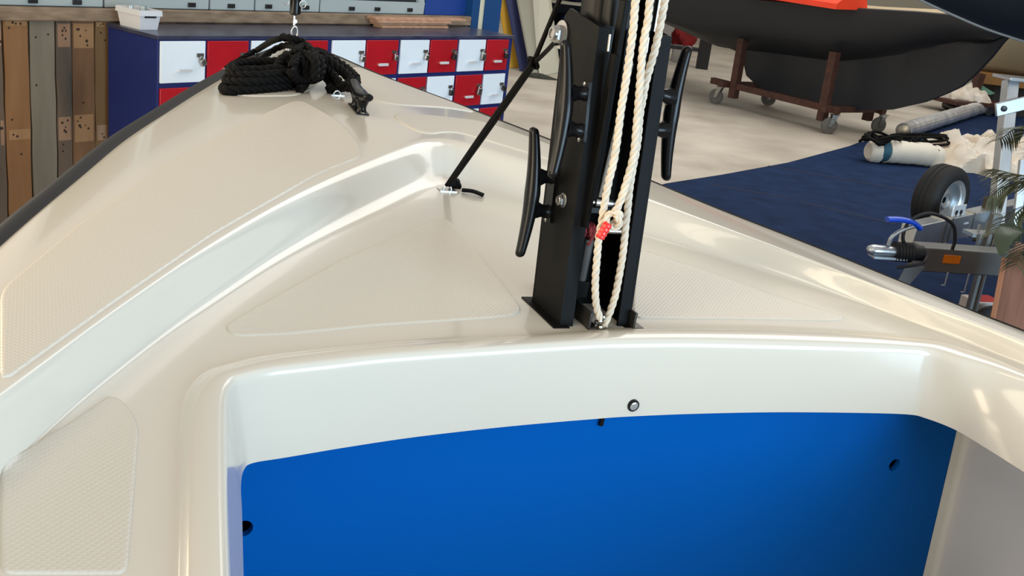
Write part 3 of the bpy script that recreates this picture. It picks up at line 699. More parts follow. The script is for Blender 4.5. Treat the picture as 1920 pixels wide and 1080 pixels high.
for a, b, c in seq:
    ja = random.uniform(.003, .007)
    n_ = 8; rowsf = []
    for i in range(n_+1):
        z_ = rz0*i/n_; wob = [random.uniform(-.003, .003) for _ in range(2)]
        rowsf.append([lw(a+ja+wob[0], WB+.03, z_), lw(a+ja+wob[0], WB+.006, z_), lw(b-ja+wob[1], WB+.006, z_), lw(b-ja+wob[1], WB+.03, z_)])
    m.grid(rowsf, c)
    for _ in range(3):                                # knots and nail stains
        kx, kz = random.uniform(a+.03, b-.03), random.choice([rz0-random.uniform(.03, .12), rz0*random.uniform(.3, .8)])
        m.lathe(lw(kx, WB+.0062, kz), -E2, [(.007, 0), (.005, .0006), (.0005, .0008)], 8, 6)
def band(x0, x1, y0, y1, mi=7, kn=6, seed=0):        # unweathered bands with rusty nail holes
    a, b = lp(x0, y0, WB+.006), lp(x1, y1, WB+.006); rg = random.Random(seed)
    m.hexa([lw(a[0]+.002, WB+.0052, b[2]), lw(b[0]-.002, WB+.0052, b[2]), lw(b[0]-.002, WB+.007, b[2]), lw(a[0]+.002, WB+.007, b[2]), lw(a[0]+.002, WB+.0052, a[2]), lw(b[0]-.002, WB+.0052, a[2]), lw(b[0]-.002, WB+.007, a[2]), lw(a[0]+.002, WB+.007, a[2])], mi)
    for _ in range(kn): m.lathe(lw(rg.uniform(a[0]+.02, b[0]-.02), WB+.0052, rg.uniform(b[2]+.015, a[2]-.015)), -E2, [(rg.uniform(.004, .009), 0), (.003, .0006), (.0004, .0008)], 9, 6)
for i_, q_ in enumerate(((107, 132, 44, 88, 7, 5), (137, 176, 44, 90, 8, 6), (109, 134, 220, 262, 7, 6), (139, 176, 216, 264, 8, 6), (-6, 3, 45, 86, 7, 2), (0, 9, 226, 272, 7, 2), (9, 51, 39, 48, 8, 3), (16, 58, 244, 260, 8, 2), (180, 202, 42, 50, 8, 2), (182, 202, 235, 262, 7, 2))): band(*q_, seed=i_)
struct(m.build('wall_left', PL+[NAIL, plank('pink_plank_band', (128, 98, 76), (160, 128, 102)), plank('light_plank_band', (134, 100, 66), (164, 128, 90))], ang=30))
m = MB()
re_ = lp(882, 34, WB)[0]; m.hexa([lw(-9, WB-.02, rz0), lw(re_, WB-.02, rz0), lw(re_, WB+.15, rz0), lw(-9, WB+.15, rz0), lw(-9, WB-.02, rz1), lw(re_, WB-.02, rz1), lw(re_, WB+.15, rz1), lw(-9, WB+.15, rz1)])
struct(m.build('trim_1', TIMB, bevel=.006))
# window band of pale frames
we = lp(797, 15, WB+.05)[0]
def win(n_, e0, e1, z0, pane_z, mull):
    f = MB(); b0 = WB+.05
    f.hexa([lw(e0, b0, z0), lw(e1, b0, z0), lw(e1, b0+.07, z0), lw(e0, b0+.07, z0), lw(e0, b0, pane_z), lw(e1, b0, pane_z), lw(e1, b0+.07, pane_z), lw(e0, b0+.07, pane_z)])
    f.hexa([lw(e0, b0, pane_z+1.0), lw(e1, b0, pane_z+1.0), lw(e1, b0+.07, pane_z+1.0), lw(e0, b0+.07, pane_z+1.0), lw(e0, b0, pane_z+1.08), lw(e1, b0, pane_z+1.08), lw(e1, b0+.07, pane_z+1.08), lw(e0, b0+.07, pane_z+1.08)])
    for a in (e0, e1-.06):
        f.hexa([lw(a, b0, pane_z), lw(a+.06, b0, pane_z), lw(a+.06, b0+.07, pane_z), lw(a, b0+.07, pane_z), lw(a, b0, pane_z+1.0), lw(a+.06, b0, pane_z+1.0), lw(a+.06, b0+.07, pane_z+1.0), lw(a, b0+.07, pane_z+1.0)])
    o = struct(f.build('window_%d' % n_, ALU, bevel=.004))
    g = MB(); g.hexa([lw(e0+.06, b0+.03, pane_z), lw(e1-.06, b0+.03, pane_z), lw(e1-.06, b0+.04, pane_z), lw(e0+.06, b0+.04, pane_z), lw(e0+.06, b0+.03, pane_z+1.0), lw(e1-.06, b0+.03, pane_z+1.0), lw(e1-.06, b0+.04, pane_z+1.0), lw(e0+.06, b0+.04, pane_z+1.0)])
    g.build('pane', DARKG, o)
    for q in mull:
        x_, y_ = q; c = lp(x_, y_, b0); k = MB(); P_ = lw(c[0], b0-.004, c[2]); k.box(P_, E1*.026, E2*.005, Z*.013); k.build('drain_cap', BLK, o, bevel=.002)
    return o
pz = lp(737, 4, WB+.05)[2]
wx = [lp(x, 8, WB+.05)[0] for x in (-140, 195, 393, 478, 600, 797)]
caps = [[(61, 1), (144, 4)], [(359, 9)], [(433, 11)], [(503, 12), (573, 14)], [(659, 16), (707, 17), (768, 18.5)]]
pzs = [pz+.06, pz+.06, pz+.06, pz+.05, pz]
for i in range(5): win(i+1, wx[i]+.006, wx[i+1]-.006, rz1, pzs[i], caps[i])
m = MB(); m.hexa([lw(we, WB+.05, rz1), lw(re_-.005, WB+.05, rz1), lw(re_-.005, WB+.12, rz1), lw(we, WB+.12, rz1), lw(we, WB+.05, rz1+1.3), lw(re_-.005, WB+.05, rz1+1.3), lw(re_-.005, WB+.12, rz1+1.3), lw(we, WB+.12, rz1+1.3)])
struct(m.build('wall_back', ROYAL))
# blue steel column with a cream strip, beyond the end of the counter
b0 = WB-.02; c0, c1 = lp(884, 30, b0)[0], lp(938, 30, b0)[0]; cs0, cs1 = lp(898, 30, b0)[0], lp(908, 30, b0)[0]
m = MB(); zt = 3.2
m.hexa([lw(c0, b0, 0), lw(cs0, b0, 0), lw(cs0, b0+.2, 0), lw(c0, b0+.2, 0), lw(c0, b0, zt), lw(cs0, b0, zt), lw(cs0, b0+.2, zt), lw(c0, b0+.2, zt)])
m.hexa([lw(cs1, b0, 0), lw(c1, b0, 0), lw(c1, b0+.2, 0), lw(cs1, b0+.2, 0), lw(cs1, b0, zt), lw(c1, b0, zt), lw(c1, b0+.2, zt), lw(cs1, b0+.2, zt)])
m.hexa([lw(cs0, b0+.01, 0), lw(cs1, b0+.01, 0), lw(cs1, b0+.2, 0), lw(cs0, b0+.2, 0), lw(cs0, b0+.01, zt), lw(cs1, b0+.01, zt), lw(cs1, b0+.2, zt), lw(cs0, b0+.2, zt)], 1)
struct(m.build('trim_2', [ROYALC, CREAM]))
ALUH = mat('aluminium_handle', (.75, .76, .78), .35, .3, 0, .03, 20)
# ------------------------------------------------------------------ the locker counter
LB = lw(1.5, DP/2, 0)
lk = thing('locker_counter', 'long navy locker counter with rows of red and white doors', 'locker', LB)
m = MB(); LN = 10*DW+.02
m.hexa([lw(0, 0, 0), lw(LN, 0, 0), lw(LN, DP, 0), lw(0, DP, 0), lw(0, 0, LT-.02), lw(LN, 0, LT-.02), lw(LN, DP, LT-.02), lw(0, DP, LT-.02)])
m.build('body', NAVY, lk, bevel=.003)
m = MB(); m.hexa([lw(-.01, -.012, LT-.02), lw(LN+.01, -.012, LT-.02), lw(LN+.01, DP+.005, LT-.02), lw(-.01, DP+.005, LT-.02), lw(-.01, -.012, LT), lw(LN+.01, -.012, LT), lw(LN+.01, DP+.005, LT), lw(-.01, DP+.005, LT)])
m.build('worktop', NAVYT, lk, bevel=.002)
def pxe(x): return lp(x, 66, 0)[0]
dx0 = [299, 387.5, 470, 560, 622, 687, 751, 807, 861, 913]; dx1 = [383, 464, 553, 613, 684, 746, 804, 857, 910, 953]
for r_ in range(4):
    for c_ in range(10):
        red = (c_+r_) % 2 == 1; e0, e1 = pxe(dx0[c_]), pxe(dx1[c_]); e0 += 0; zt_ = LT-.028-r_*RH; zb_ = zt_-RH+.028
        m = MB(); m.hexa([lw(e0, -.014, zb_), lw(e1, -.014, zb_), lw(e1, -.001, zb_), lw(e0, -.001, zb_), lw(e0, -.014, zt_), lw(e1, -.014, zt_), lw(e1, -.001, zt_), lw(e0, -.001, zt_)])
        d = m.build('door', DOORR if red else DOORW, lk, bevel=.002); d['label'] = 'red locker door' if red else 'white locker door'
        m = MB(); ec = e0+(e1-e0)*.52; zc_ = zb_+.066
        m.box(lw(ec, -.026, zc_), E1*.042, E2*.0045, Z*.0085)
        for q in (-.046, .046): m.box(lw(ec+q*.8, -.019, zc_), E1*.004, E2*.006, Z*.006)
        m.build('handle', ALUH, d, bevel=.001)
        # hasp plate at the opening edge
        if r_ > 1 or (r_, c_) in ((0, 2), (0, 3)): continue
        m = MB(); m.box(lw(e1-.035, -.0165, zt_-.075), E1*.022, E2*.0025, Z*.010); m.box(lw(e1-.035, -.021, zt_-.10), E1*.006, E2*.004, Z*.013); m.build('hasp', DSTEEL, d)
# padlocks hanging on doors: (door column, row, kind)
def padlock(c_, r_, kind, label, tilt=0.):
    e_ = pxe(dx1[c_])-.035; z_ = LT-.028-r_*RH-.095; P_ = lw(e_, -.032, z_); up = nrm(Z*math.cos(tilt)+E1*math.sin(tilt)); x_ = nrm(np.cross(up, E2))
    t = thing('padlock', label, 'padlock', P_, 'padlocks on the locker doors')
    sz = {'black': .9, 'big': 1.15, 'steel': .85, 'brass': .75}[kind]
    mt = {'black': BLK, 'big': DSTEEL, 'steel': STEEL, 'brass': DSTEEL}[kind]
    m = MB(); m.tube([P_+x_*(.012*sz*math.cos(a))+up*(.0+.018*sz*math.sin(a)) for a in np.linspace(0, PI, 12)], .0035*sz, 8); m.build('shackle', STEEL, t)
    m = MB(); m.box(P_-up*.022*sz, x_*.020*sz, E2*.010, up*.022*sz); m.build('body', mt, t, bevel=.004)
    return t
padlock(0, 0, 'steel', 'steel padlock with black strap on the leftmost white top door', -.5)
padlock(1, 0, 'black', 'dark padlock on the red top door beside the leftmost white one', .4)
padlock(4, 0, 'steel', 'bright padlock on the white top door right of the bow rope')
padlock(5, 0, 'brass', 'small pale padlock on the red top door in the middle')
padlock(6, 0, 'steel', 'steel padlock with hanging key on the fourth white top door', .15)
padlock(7, 0, 'black', 'black padlock on the fourth red top door', .35)
padlock(8, 0, 'big', 'large round grey padlock on the rightmost white top door')
padlock(9, 0, 'black', 'black padlock with steel edge on the rightmost red top door')
padlock(6, 1, 'steel', 'long steel padlock on the red second row door left of the black one', .1)
padlock(7, 1, 'black', 'round black padlock on the white second row door')
padlock(8, 1, 'big', 'grey padlock on the red second row door near the right end', .2)
padlock(9, 1, 'black', 'black padlock sticking out at the rightmost second row door', -.9)
# things on the counter
WPL = mat('white_plastic', s2l(214, 216, 220), .4, 0, 0, .02, 5)
bb = lp(262, 47, .25); e0, e1 = lp(234, 46, .28)[0], lp(286, 46, .28)[0]
bk = thing('plastic_basket', 'white plastic basket with handle holes at the left end of the counter', 'basket', lw((e0+e1)/2, .36, LT))
def fr(x0, x1, y0, y1, z): return [lw(x0, y0, z), lw(x1, y0, z), lw(x1, y1, z), lw(x0, y1, z)]
ec = (e0+e1)/2; hw = .062; hd = .105
m = MB(); bcn = .28
rws = [fr(ec-hw*.86, ec+hw*.86, bcn-hd*.86, bcn+hd*.86, LT+.001), fr(ec-hw, ec+hw, bcn-hd, bcn+hd, LT+.075), fr(ec-hw-.008, ec+hw+.008, bcn-hd-.008, bcn+hd+.008, LT+.076), fr(ec-hw-.006, ec+hw+.006, bcn-hd-.006, bcn+hd+.006, LT+.105), fr(ec-hw+.004, ec+hw-.004, bcn-hd+.004, bcn+hd-.004, LT+.104), fr(ec-hw*.86+.004, ec+hw*.86-.004, bcn-hd*.86+.004, bcn+hd*.86-.004, LT+.005)]
m.grid(rws, 0, True); m.add(fr(ec-hw*.86, ec+hw*.86, bcn-hd*.86, bcn+hd*.86, LT+.001), [(0, 1, 2, 3)]); m.add(fr(ec-hw*.86+.004, ec+hw*.86-.004, bcn-hd*.86+.004, bcn+hd*.86-.004, LT+.005), [(0, 1, 2, 3)])
m.build('tub', WPL, bk, ang=30)
m = MB(); m.tube([lw(ec+t*.035, bcn-hd*.95-.005, LT+.075) for t in (-1, 1)], .010, 12, flat=.3, upv=E2); m.build('handle_slot', BLK, bk)
GLASS = mat('clear_glass', (.9, .95, .95), .03, 0, 0, .01, 3, trans=1.0)
for i, (de, db, lab) in enumerate(((-.030, .03, 'clear glass jar standing in the left of the basket'), (.026, .0, 'clear glass jar standing in the right of the basket'))):
    m = MB(); m.lathe(lw(ec+de, bcn+db, LT+.006), Z, [(.022, 0), (.024, .006), (.024, .075), (.018, .09), (.018, .11), (.016, .11), (.016, .091), (.021, .074), (.021, .01)], 20, closed=True)
    tag(m.build('glass_jar', GLASS), lab, 'jar', 'jars in the basket')
sx = [lp(712, 40, .33)[0], lp(842, 40, .33)[0]]
labs = ['lowest pine slat of the stack on the counter', 'second lowest pine slat of the stack on the counter', 'third pine slat up in the stack on the counter', 'topmost pine slat of the stack on the counter']
for i in range(4):
    j = [.0, .012, -.01, .004][i]; m = MB(); z0 = LT+.001+i*.0175
    e0_ = sx[0]+.03-[0, .02, .05, .06][i]; e1_ = sx[1]+[-.0, .0, .02, .2][i]; b0_ = .33+j; b1_ = .42+j
    m.hexa([lw(e0_, b0_, z0), lw(e1_, b0_, z0), lw(e1_, b1_, z0), lw(e0_, b1_, z0), lw(e0_, b0_, z0+.0165), lw(e1_, b0_, z0+.0165), lw(e1_, b1_, z0+.0165), lw(e0_, b1_, z0+.0165)])
    tag(m.build('pine_slat', RAWW, bevel=.002), labs[i], 'wood', 'pine slats stacked on the counter')
# ------------------------------------------------------------------ boards leaning beyond the column
YEL = mat('yellow_board', s2l(196, 148, 10), .5, 0, 0, .05, 3); NAVB = mat('navy_board', s2l(18, 34, 88), .5, 0, 0, .05, 3)
FOAM = mat('grey_foam', s2l(148, 146, 132), .8, 0, 0, .04, 3); FOAMW = mat('off_white_foam', s2l(196, 192, 174), .8, 0, 0, .03, 3)
def leaning(name, q, Z0, dz, mt, label, cat, depth=.05, Ztop=None):
    """a leaning slab: bottom edge on the floor at pixels q[0], q[1]; top edge seen through q[2], q[3]"""
    a, b = onz(*q[0], 0), onz(*q[1], 0); Zt = dz
    da = (a-CAM)@_f; Zt = da+Zt
    c, d = ond(*q[3], Zt), ond(*q[2], Zt)
    def extd(p0, p1, k=1.9): return p0+(p1-p0)*k
    c_, d_ = extd(a, c), extd(b, d); m = MB(); back = nrm(np.cross(b-a, c_-a)); back = back if back@_f > 0 else -back
    m.hexa([a, b, b+back*depth*V(1, 1, 0), a+back*depth*V(1, 1, 0), c_, d_, d_+back*depth, c_+back*depth])
    return tag(m.build(name, mt, bevel=.01), label, cat)
leaning('yellow_board', [(958, 128), (976, 127), (958, 0), (938, 0)], 0, .25, YEL, 'yellow board leaning behind the end of the locker counter', 'board')
leaning('navy_board', [(978, 134), (997, 133), (972, 0), (952, 0)], 0, .3, NAVB, 'narrow navy blue board leaning beside the yellow board', 'board')
leaning('foam_board', [(998, 141), (1016, 141), (1000, 0), (972, 0)], 0, .35, FOAM, 'grey foam board leaning between the navy board and the white one', 'board')
leaning('foam_board', [(1016, 143), (1052, 136), (1034, 0), (1000, 0)], 0, .4, FOAMW, 'wide off-white foam board leaning nearest the mast foot', 'board')
DRAG = mat('dark_rag', (.03, .03, .022), .9, 0, 0, .3, 20, .5, 60)
p_ = onz(1010, 146, 0); m = MB(); rr_ = []
for i in range(7):
    t = i/6; rr_.append([p_+V(-.25+.55*t, .0, 0)+V(0, .10*math.cos(a)*(math.sin(PI*t)+.15), .001+max(0, .05*math.sin(a)*(math.sin(PI*t)+.1)*(1+.3*math.sin(5*t)))) for a in np.linspace(0, 2*PI, 13)[:-1]])
m.grid(rr_, 0, True); tag(m.build('rag', DRAG), 'dark rag lying on the floor at the foot of the foam boards', 'rag')

# ------------------------------------------------------------------ rear walls
OCH = mat('beige_sheet_wall', s2l(150, 136, 104), .8, 0, 0, .08, .8, col2=s2l(176, 162, 128))
m = MB(); m.bx(-1.6, 16, 24, 24.2, 0, 5); struct(m.build('wall_north', WALLP))
m = MB(); m.bx(16, 16.2, -9, 24.2, 0, 5); struct(m.build('wall_right', OCH))
# shelving with blue sails
SHF = mat('dark_shelf', (.015, .015, .018), .7, 0, 0, .2, 5); SAILB = mat('blue_sail_bag', s2l(14, 26, 84), .8, 0, 0, .3, 8, .4, 30)
sh0 = onz(1030, 100, 0); sY = 17.5
def pY(x, y, Y): d = ray(x, y); return CAM+d*(Y/d[1])
pa, pb = pY(1032, 70, sY), pY(1112, 70, sY)
shv = thing('storage_shelf', 'dark storage shelf with pale board edges behind the leaning boards', 'shelf', (float(pa[0]+pb[0])/2, sY, 0))
zb = pY(1070, 7, sY)[2]
m = MB(); m.bx(pa[0]-.1, 1.6, sY+.75, sY+.8, 0, 2.4); m.build('back_panel', SHF, shv)
for x_ in (pa[0]-.12, 1.6): m = MB(); m.bx(x_, x_+.05, sY, sY+.8, 0, 2.4); m.build('upright', SHF, shv)
for z_ in (.18, zb, 1.75): m = MB(); m.bx(pa[0]-.07, 1.6, sY, sY+.75, z_-.02, z_+.02); m.build('shelf_board', FOAM, shv, bevel=.003)
def lump(c, sx, sy, sz, seed, n=14, amp=.18):
    rows = []; rg = random.Random(seed); ph = [rg.uniform(0, 6) for _ in range(6)]
    for i in range(n):
        t = PI*i/(n-1); row = []
        for k in range(18):
            a = 2*PI*k/18; q = 1+amp*math.sin(3*a+ph[0]+2*t)+amp*.6*math.sin(5*a+ph[1]-3*t)
            s_ = max(math.sin(t), .001)**.7; row.append((c[0]+sx*s_*math.cos(a)*q, c[1]+sy*s_*math.sin(a)*q, c[2]+sz*(math.cos(t)+1)*.98))
        rows.append(row)
    m = MB(); m.grid(rows, 0, True); return m
for i, (x_, z_, sx_, sz_, lab) in enumerate(((.17, .205, .24, .25, 'blue sail bag on the low shelf, left of three'), (.72, .205, .24, .27, 'blue sail bag on the low shelf, middle of three'), (1.27, .205, .22, .24, 'blue sail bag on the low shelf, right of three'), (.2, zb+.022, .26, .2, 'blue sail bag above the pale shelf edge, left'), (.85, zb+.022, .28, .2, 'blue sail bag above the pale shelf edge, right'))):
    tag(lump((pa[0]+.1+x_, sY+.36, z_), sx_*.85, .24, sz_, i).build('sail_bag', SAILB), lab, 'bag', 'blue sail bags on the shelf')
# ------------------------------------------------------------------ carpet
m = MB()
edge = [onz(*q, .0) for q in ((1100, 385), (1250, 345), (1352, 329), (1477, 306), (1592, 275), (1610, 268), (1654, 260), (1700, 254), (1770, 232), (1840, 212))]
d_ = nrm(edge[-1]-edge[-2]); far = edge[-1]+d_*1.2; poly = edge+[far, V(12, -2, 0), V(1.5, -2, 0)]
m.prism([p+V(0, 0, .001) for p in poly], (0, 0, .006)); cp = m.build('carpet', CARP); tag(cp, 'blue carpet laid over the concrete floor under the trailer', 'carpet')
SEAM = mat('carpet_seam', s2l(16, 24, 48), .95, 0, 0, .1, 5)
for (q0, q1) in (((1440, 311), (1723, 361)), ((1500, 378), (1678, 420)), ((1780, 380), (1860, 396)), ((1330, 345), (1480, 372))):
    a, b = onz(*q0, .007), onz(*q1, .007)
    m = MB(); m.beam(a-V(0, 0, .001)*0, b, .03, .003); s_ = m.build('seam', SEAM)
    s_.parent = cp; s_.location = -cp.location
# ------------------------------------------------------------------ dark hull on a wheeled cradle
HDK = mat('dark_grey_hull_paint', (.0085, .0108, .0155), .5, 0, .0, .12, 1.5, .03, 60); ORNG = mat('orange_cover', s2l(235, 62, 28), .6, 0, 0, .05, 4)
RUST = mat('rusty_steel', (.055, .018, .010), .7, 0, 0, .35, 14, .3, 80)
cA, cB, cC = onz(1350, 197, 0), onz(1546, 249, 0), onz(1641, 250, 0)
AX = nrm(cB-cA); AX = nrm(AX*V(1, 1, 0)); SD = nrm(cC-cB); SD = nrm(SD-AX*(SD@AX)); WD = (cC-cB)@SD; LNG = (cB-cA)@AX
bowp = None
CC_ = (cA+cC)/2; CC_ = V(CC_[0], CC_[1], 0)
def hp_(t, w_, z): return CC_+AX*t+SD*w_+Z*z
def cpl(x, y): q = onpl(x, y, CC_, SD)-CC_; return V(q@AX, 0, q[2])     # pixel -> centreline plane
bow_ = cpl(1893, 67); kf = cpl(1740, 190); kb = cpl(1400, 140); kq = [cpl(*q) for q in ((1893, 67), (1862, 105), (1835, 135), (1800, 165), (1740, 190), (1670, 206), (1600, 207), (1540, 203), (1480, 190), (1430, 168), (1400, 140), (1393, 100), (1330, 75), (1262, 45), (1200, 20))]
if False: print('hull', bow_, kf, kb, WD, LNG, [tuple(np.round(k, 2)) for k in kq])
dh = thing('dark_boat_hull', 'dark grey long keeled boat hull on the rusty wheeled cradle', 'boat', CC_)
# stations from bow aft
T = np.linspace(bow_[0], kq[-1][0], 44); kt = np.array([k[0] for k in kq]); kz = np.array([k[2] for k in kq]); o_ = np.argsort(kt)
L_ = T[0]-T[-1]; rows = []
shq = [onpl(x, y, CC_-SD*w_, SD)-CC_ for x, y, w_ in ((1200, -14, .95), (1385, -3, 1.0), (1559, 12, .95), (1680, 19, .75), (1771, 27, .5), (1840, 46, .25))]
SHT = [float(q@AX) for q in shq]+[bow_[0]]; SHV = [float(q[2]) for q in shq]+[bow_[2]]
SHZ = bow_[2]
for t in T:
    u_ = (T[0]-t)/L_; zk = np.interp(t, kt[o_], kz[o_])
    sh = float(np.interp(t, SHT, SHV)); half = 1.02*max(0.0, math.sin(PI*min(.03+u_*.85, 1)/1.75))**.80
    zb_ = max(zk, sh-.62*min(1, (u_*2.6)**.6+.04)) if u_ > .0 else zk    # bottom of the canoe body
    row = []
    kw = .05
    prof_ = [(0, zk), (kw*.6, zk), (kw, zk*.6+zb_*.4), (kw+.03, zb_-.02), (half*.28, zb_+.05*half), (half*.55, zb_+.14*half+.0), (half*.80, zb_+(sh-zb_)*.34), (half*.93, zb_+(sh-zb_)*.56), (half*.985, zb_+(sh-zb_)*.8), (half, sh), (half-.04 if half > .06 else half*.4, sh+.012), (half*.9-.03 if half > .06 else 0, sh-.0)]
    if half < .1: prof_ = [(min(p[0], half*(.2+.8*min(1, max(0, (p[1]-zk)/max(sh-zk, .02))))), p[1]) for p in prof_]
    full = [hp_(t, -w_, z_) for w_, z_ in prof_[::-1]]+[hp_(t, w_, z_) for w_, z_ in prof_[1:]]
    rows.append(full)
m = MB(); m.grid(rows); k = len(rows[0]); m.f.append(tuple(len(rows)*k-k+i for i in range(k))); m.m.append(0)
m.build('hull_shell', HDK, dh, ang=40)
m = MB(); dr = []                                     # deck and the wooden interior seen over the sheer
for i, t in enumerate(T):
    r0_, r1_ = rows[i][0], rows[i][-1]; dr.append([r0_+(r1_-r0_)*f_+Z*(-.01+.06*math.sin(PI*f_)) for f_ in (0, .25, .5, .75, 1)])
m.grid(dr); m.build('deck', mat('beige_deck', s2l(168, 152, 122), .7, 0, 0, .05, 2), dh)
m = MB(); pr = []
for i, t in enumerate(T):
    if .10 < (T[0]-t)/L_ < .96:
        u_ = (T[0]-t)/L_; half = np.linalg.norm(rows[i][0]-rows[i][-1])/2; sh = rows[i][0][2]
        pr.append([hp_(t, -half+.02, sh+.004), hp_(t, -half-.004, sh-.035), hp_(t, -half-.012, sh-.03), hp_(t, -half, sh+.012)])
m.grid(pr, 0, True); m.build('rubbing_strake', HDK, dh)
oc0, oc1 = cpl(1385, 5), cpl(1566, 8)
oa, ob = onpl(1385, 0, CC_-SD*.95, SD), onpl(1566, 10, CC_-SD*.95, SD)
ta, tb_ = (oa-CC_)@AX, (ob-CC_)@AX; shz = float(np.interp((ta+tb_)/2, SHT, SHV))+.01
m = MB(); rr_ = []
for t in np.linspace(ta, tb_, 10):
    rr_.append([hp_(t, -.93, shz-.0), hp_(t, -.92, shz+.06), hp_(t, -.8, shz+.14), hp_(t, -.6, shz+.17), hp_(t, -.4, shz+.14), hp_(t, -.35, shz+.02)])
m.grid(rr_); k = 6; m.f.append(tuple(range(6))); m.m.append(0); m.f.append(tuple(9*6+i for i in range(6))); m.m.append(0)
tag(m.build('orange_cover', ORNG), 'orange cover lying over the middle of the dark boat', 'cover')
# cradle
cr_ = thing('boat_cradle', 'rusty steel cradle on castors under the dark boat hull', 'cradle', CC_)
zc_ = .29; hx = LNG/2; hy = WD/2
for w_ in (-hy, hy): m = MB(); m.beam(hp_(-hx-.25, w_, zc_), hp_(hx+.1, w_, zc_), .08, .08); m.build('side_beam', RUST, cr_, bevel=.004)
for t in (-hx+.05, hx-.02): m = MB(); m.beam(hp_(t, -hy-.16, zc_-.0), hp_(t, hy+.16, zc_-.0), .09, .07); m.build('cross_beam', RUST, cr_, bevel=.004)
for t in (-hx+.16, hx-.12):
    for w_ in (-hy, hy): m = MB(); m.beam(hp_(t, w_, zc_-.16), hp_(t, w_*1.02, zc_+.72 if w_ > 0 else zc_+.66), .10, .10, up=AX); m.build('post', RUST, cr_, bevel=.004)
def caster(P_, ang):
    d = AX*math.cos(ang)+SD*math.sin(ang); x_ = np.cross(Z, d); R_ = .10
    m = MB(); c = P_+Z*R_; m.lathe(c-x_*.022, x_, [(.035, 0), (R_*.8, .002), (R_*.97, .006), (R_, .014), (R_, .030), (R_*.97, .038), (R_*.8, .042), (.035, .044)], 28); w_ = m.build('castor_wheel', mat('worn_grey_tyre', (.10, .095, .085), .6, 0, 0, .2, 20) if 'worn_grey_tyre' not in bpy.data.materials else bpy.data.materials['worn_grey_tyre'], cr_)
    m = MB()
    for q in (-.032, .032): m.hexa([c+x_*(q-.003)-d*.02-Z*.01, c+x_*(q+.003)-d*.02-Z*.01, c+x_*(q+.003)+d*.02-Z*.01, c+x_*(q-.003)+d*.02-Z*.01, c+x_*(q-.003)+d*.01+Z*.13, c+x_*(q+.003)+d*.01+Z*.13, c+x_*(q+.003)+d*.08+Z*.13, c+x_*(q-.003)+d*.08+Z*.13])
    m.box(c+d*.045+Z*.133, d*.05, x_*.045, Z*.004); m.cyl(c-x_*.04, c+x_*.04, .009, 12); m.build('castor_fork', DSTEEL, w_)
for t, w_, a in ((-hx-.12, -hy-.02, .3), (hx+.02, -hy-.02, 1.0), (hx+.02, hy+.06, 1.2), (-hx-.02, hy+.02, .8)): caster(hp_(t, w_, 0), a)
# ------------------------------------------------------------------ long foil wrapped mast tube lying on the carpet edge
FOIL = mat('silver_foil_wrap', (.78, .84, .94), .2, .55, 0, .25, 9, .8, 18)
a, b = onz(1690, 262, .0), onz(1858, 208, .0); dd = nrm(b-a); a = a+Z*.115; b = a+dd*np.linalg.norm(b-(a-Z*.115)); pts_ = [a+dd*t for t in np.linspace(0, np.linalg.norm(b-a)*1.0, 60)]
tb2 = thing('wrapped_spar', 'long spar wrapped in silver foil lying along the far edge of the carpet', 'spar', a*V(1, 1, 0))
m = MB(); m.tube(pts_, .09, 16, rr=[.10*(1+.05*random.uniform(-1, 1)) for _ in pts_]); m.build('foil', FOIL, tb2, ang=18)
m = MB(); m.lathe(a-dd*.03, dd, [(.06, -.01), (.085, 0), (.092, .03), (.092, .12), (.085, .14)], 24); m.build('end_ring', DSTEEL, tb2)
# white rolled bundle with black lines
SAILW = mat('off_white_canvas', s2l(205, 198, 184), .85, 0, 0, .05, 8, .5, 30); TEAL = mat('teal_band', s2l(38, 84, 104), .8, 0, 0, .1, 10)
a, b = onz(1620, 304, 0), onz(1762, 314, 0)
rb = thing('rolled_sail', 'rolled white sail tied with black lines on the carpet', 'sail', (a+b)/2)
dd = nrm(b-a); Lb = np.linalg.norm(b-a); rr_ = .135
cpt = lambda t: a+dd*Lb*t+Z*rr_*.98
m = MB(); tt = np.linspace(.24, .80, 14); m.tube([cpt(t) for t in tt], rr_, 18, rr=[rr_*(.95+.06*random.random()) for _ in tt], flat=.9); m.build('roll', SAILW, rb, ang=30)
m = MB(); tt = np.linspace(.14, .25, 5); m.tube([cpt(t) for t in tt], rr_, 18, rr=[rr_*.9]*5, flat=.92); m.build('band', TEAL, rb)
m = MB(); tt = np.linspace(.02, .15, 6); m.tube([cpt(t)-Z*.01 for t in tt], rr_, 18, rr=[rr_*.6, rr_*.8, rr_*.85, rr_*.85, rr_*.87, rr_*.88]); m.build('end_fold', SAILW, rb)
m = MB(); tt = np.linspace(.79, 1.0, 8); m.tube([cpt(t)-Z*.015 for t in tt], rr_, 18, rr=[rr_*.85, rr_*.78, rr_*.86, rr_*.8, rr_*.88, rr_*.8, rr_*.7, rr_*.35]); m.build('end_fold', SAILW, rb, ang=20)
for k, (t0, t1, hh) in enumerate(((.5, .9, .05), (.45, .8, .03))):
    m = MB(); m.tube(smooth([cpt(t0)+Z*(rr_*.3), cpt(t0+(t1-t0)*.3)+Z*(rr_+hh*.5), cpt(t0+(t1-t0)*.6)+Z*(rr_+hh*.35)+V(0, .12, 0), cpt(t1)+Z*(rr_*.4)-V(0, .08, 0)], 8), .012, 8); m.build('tie_line', ROPEB, rb)
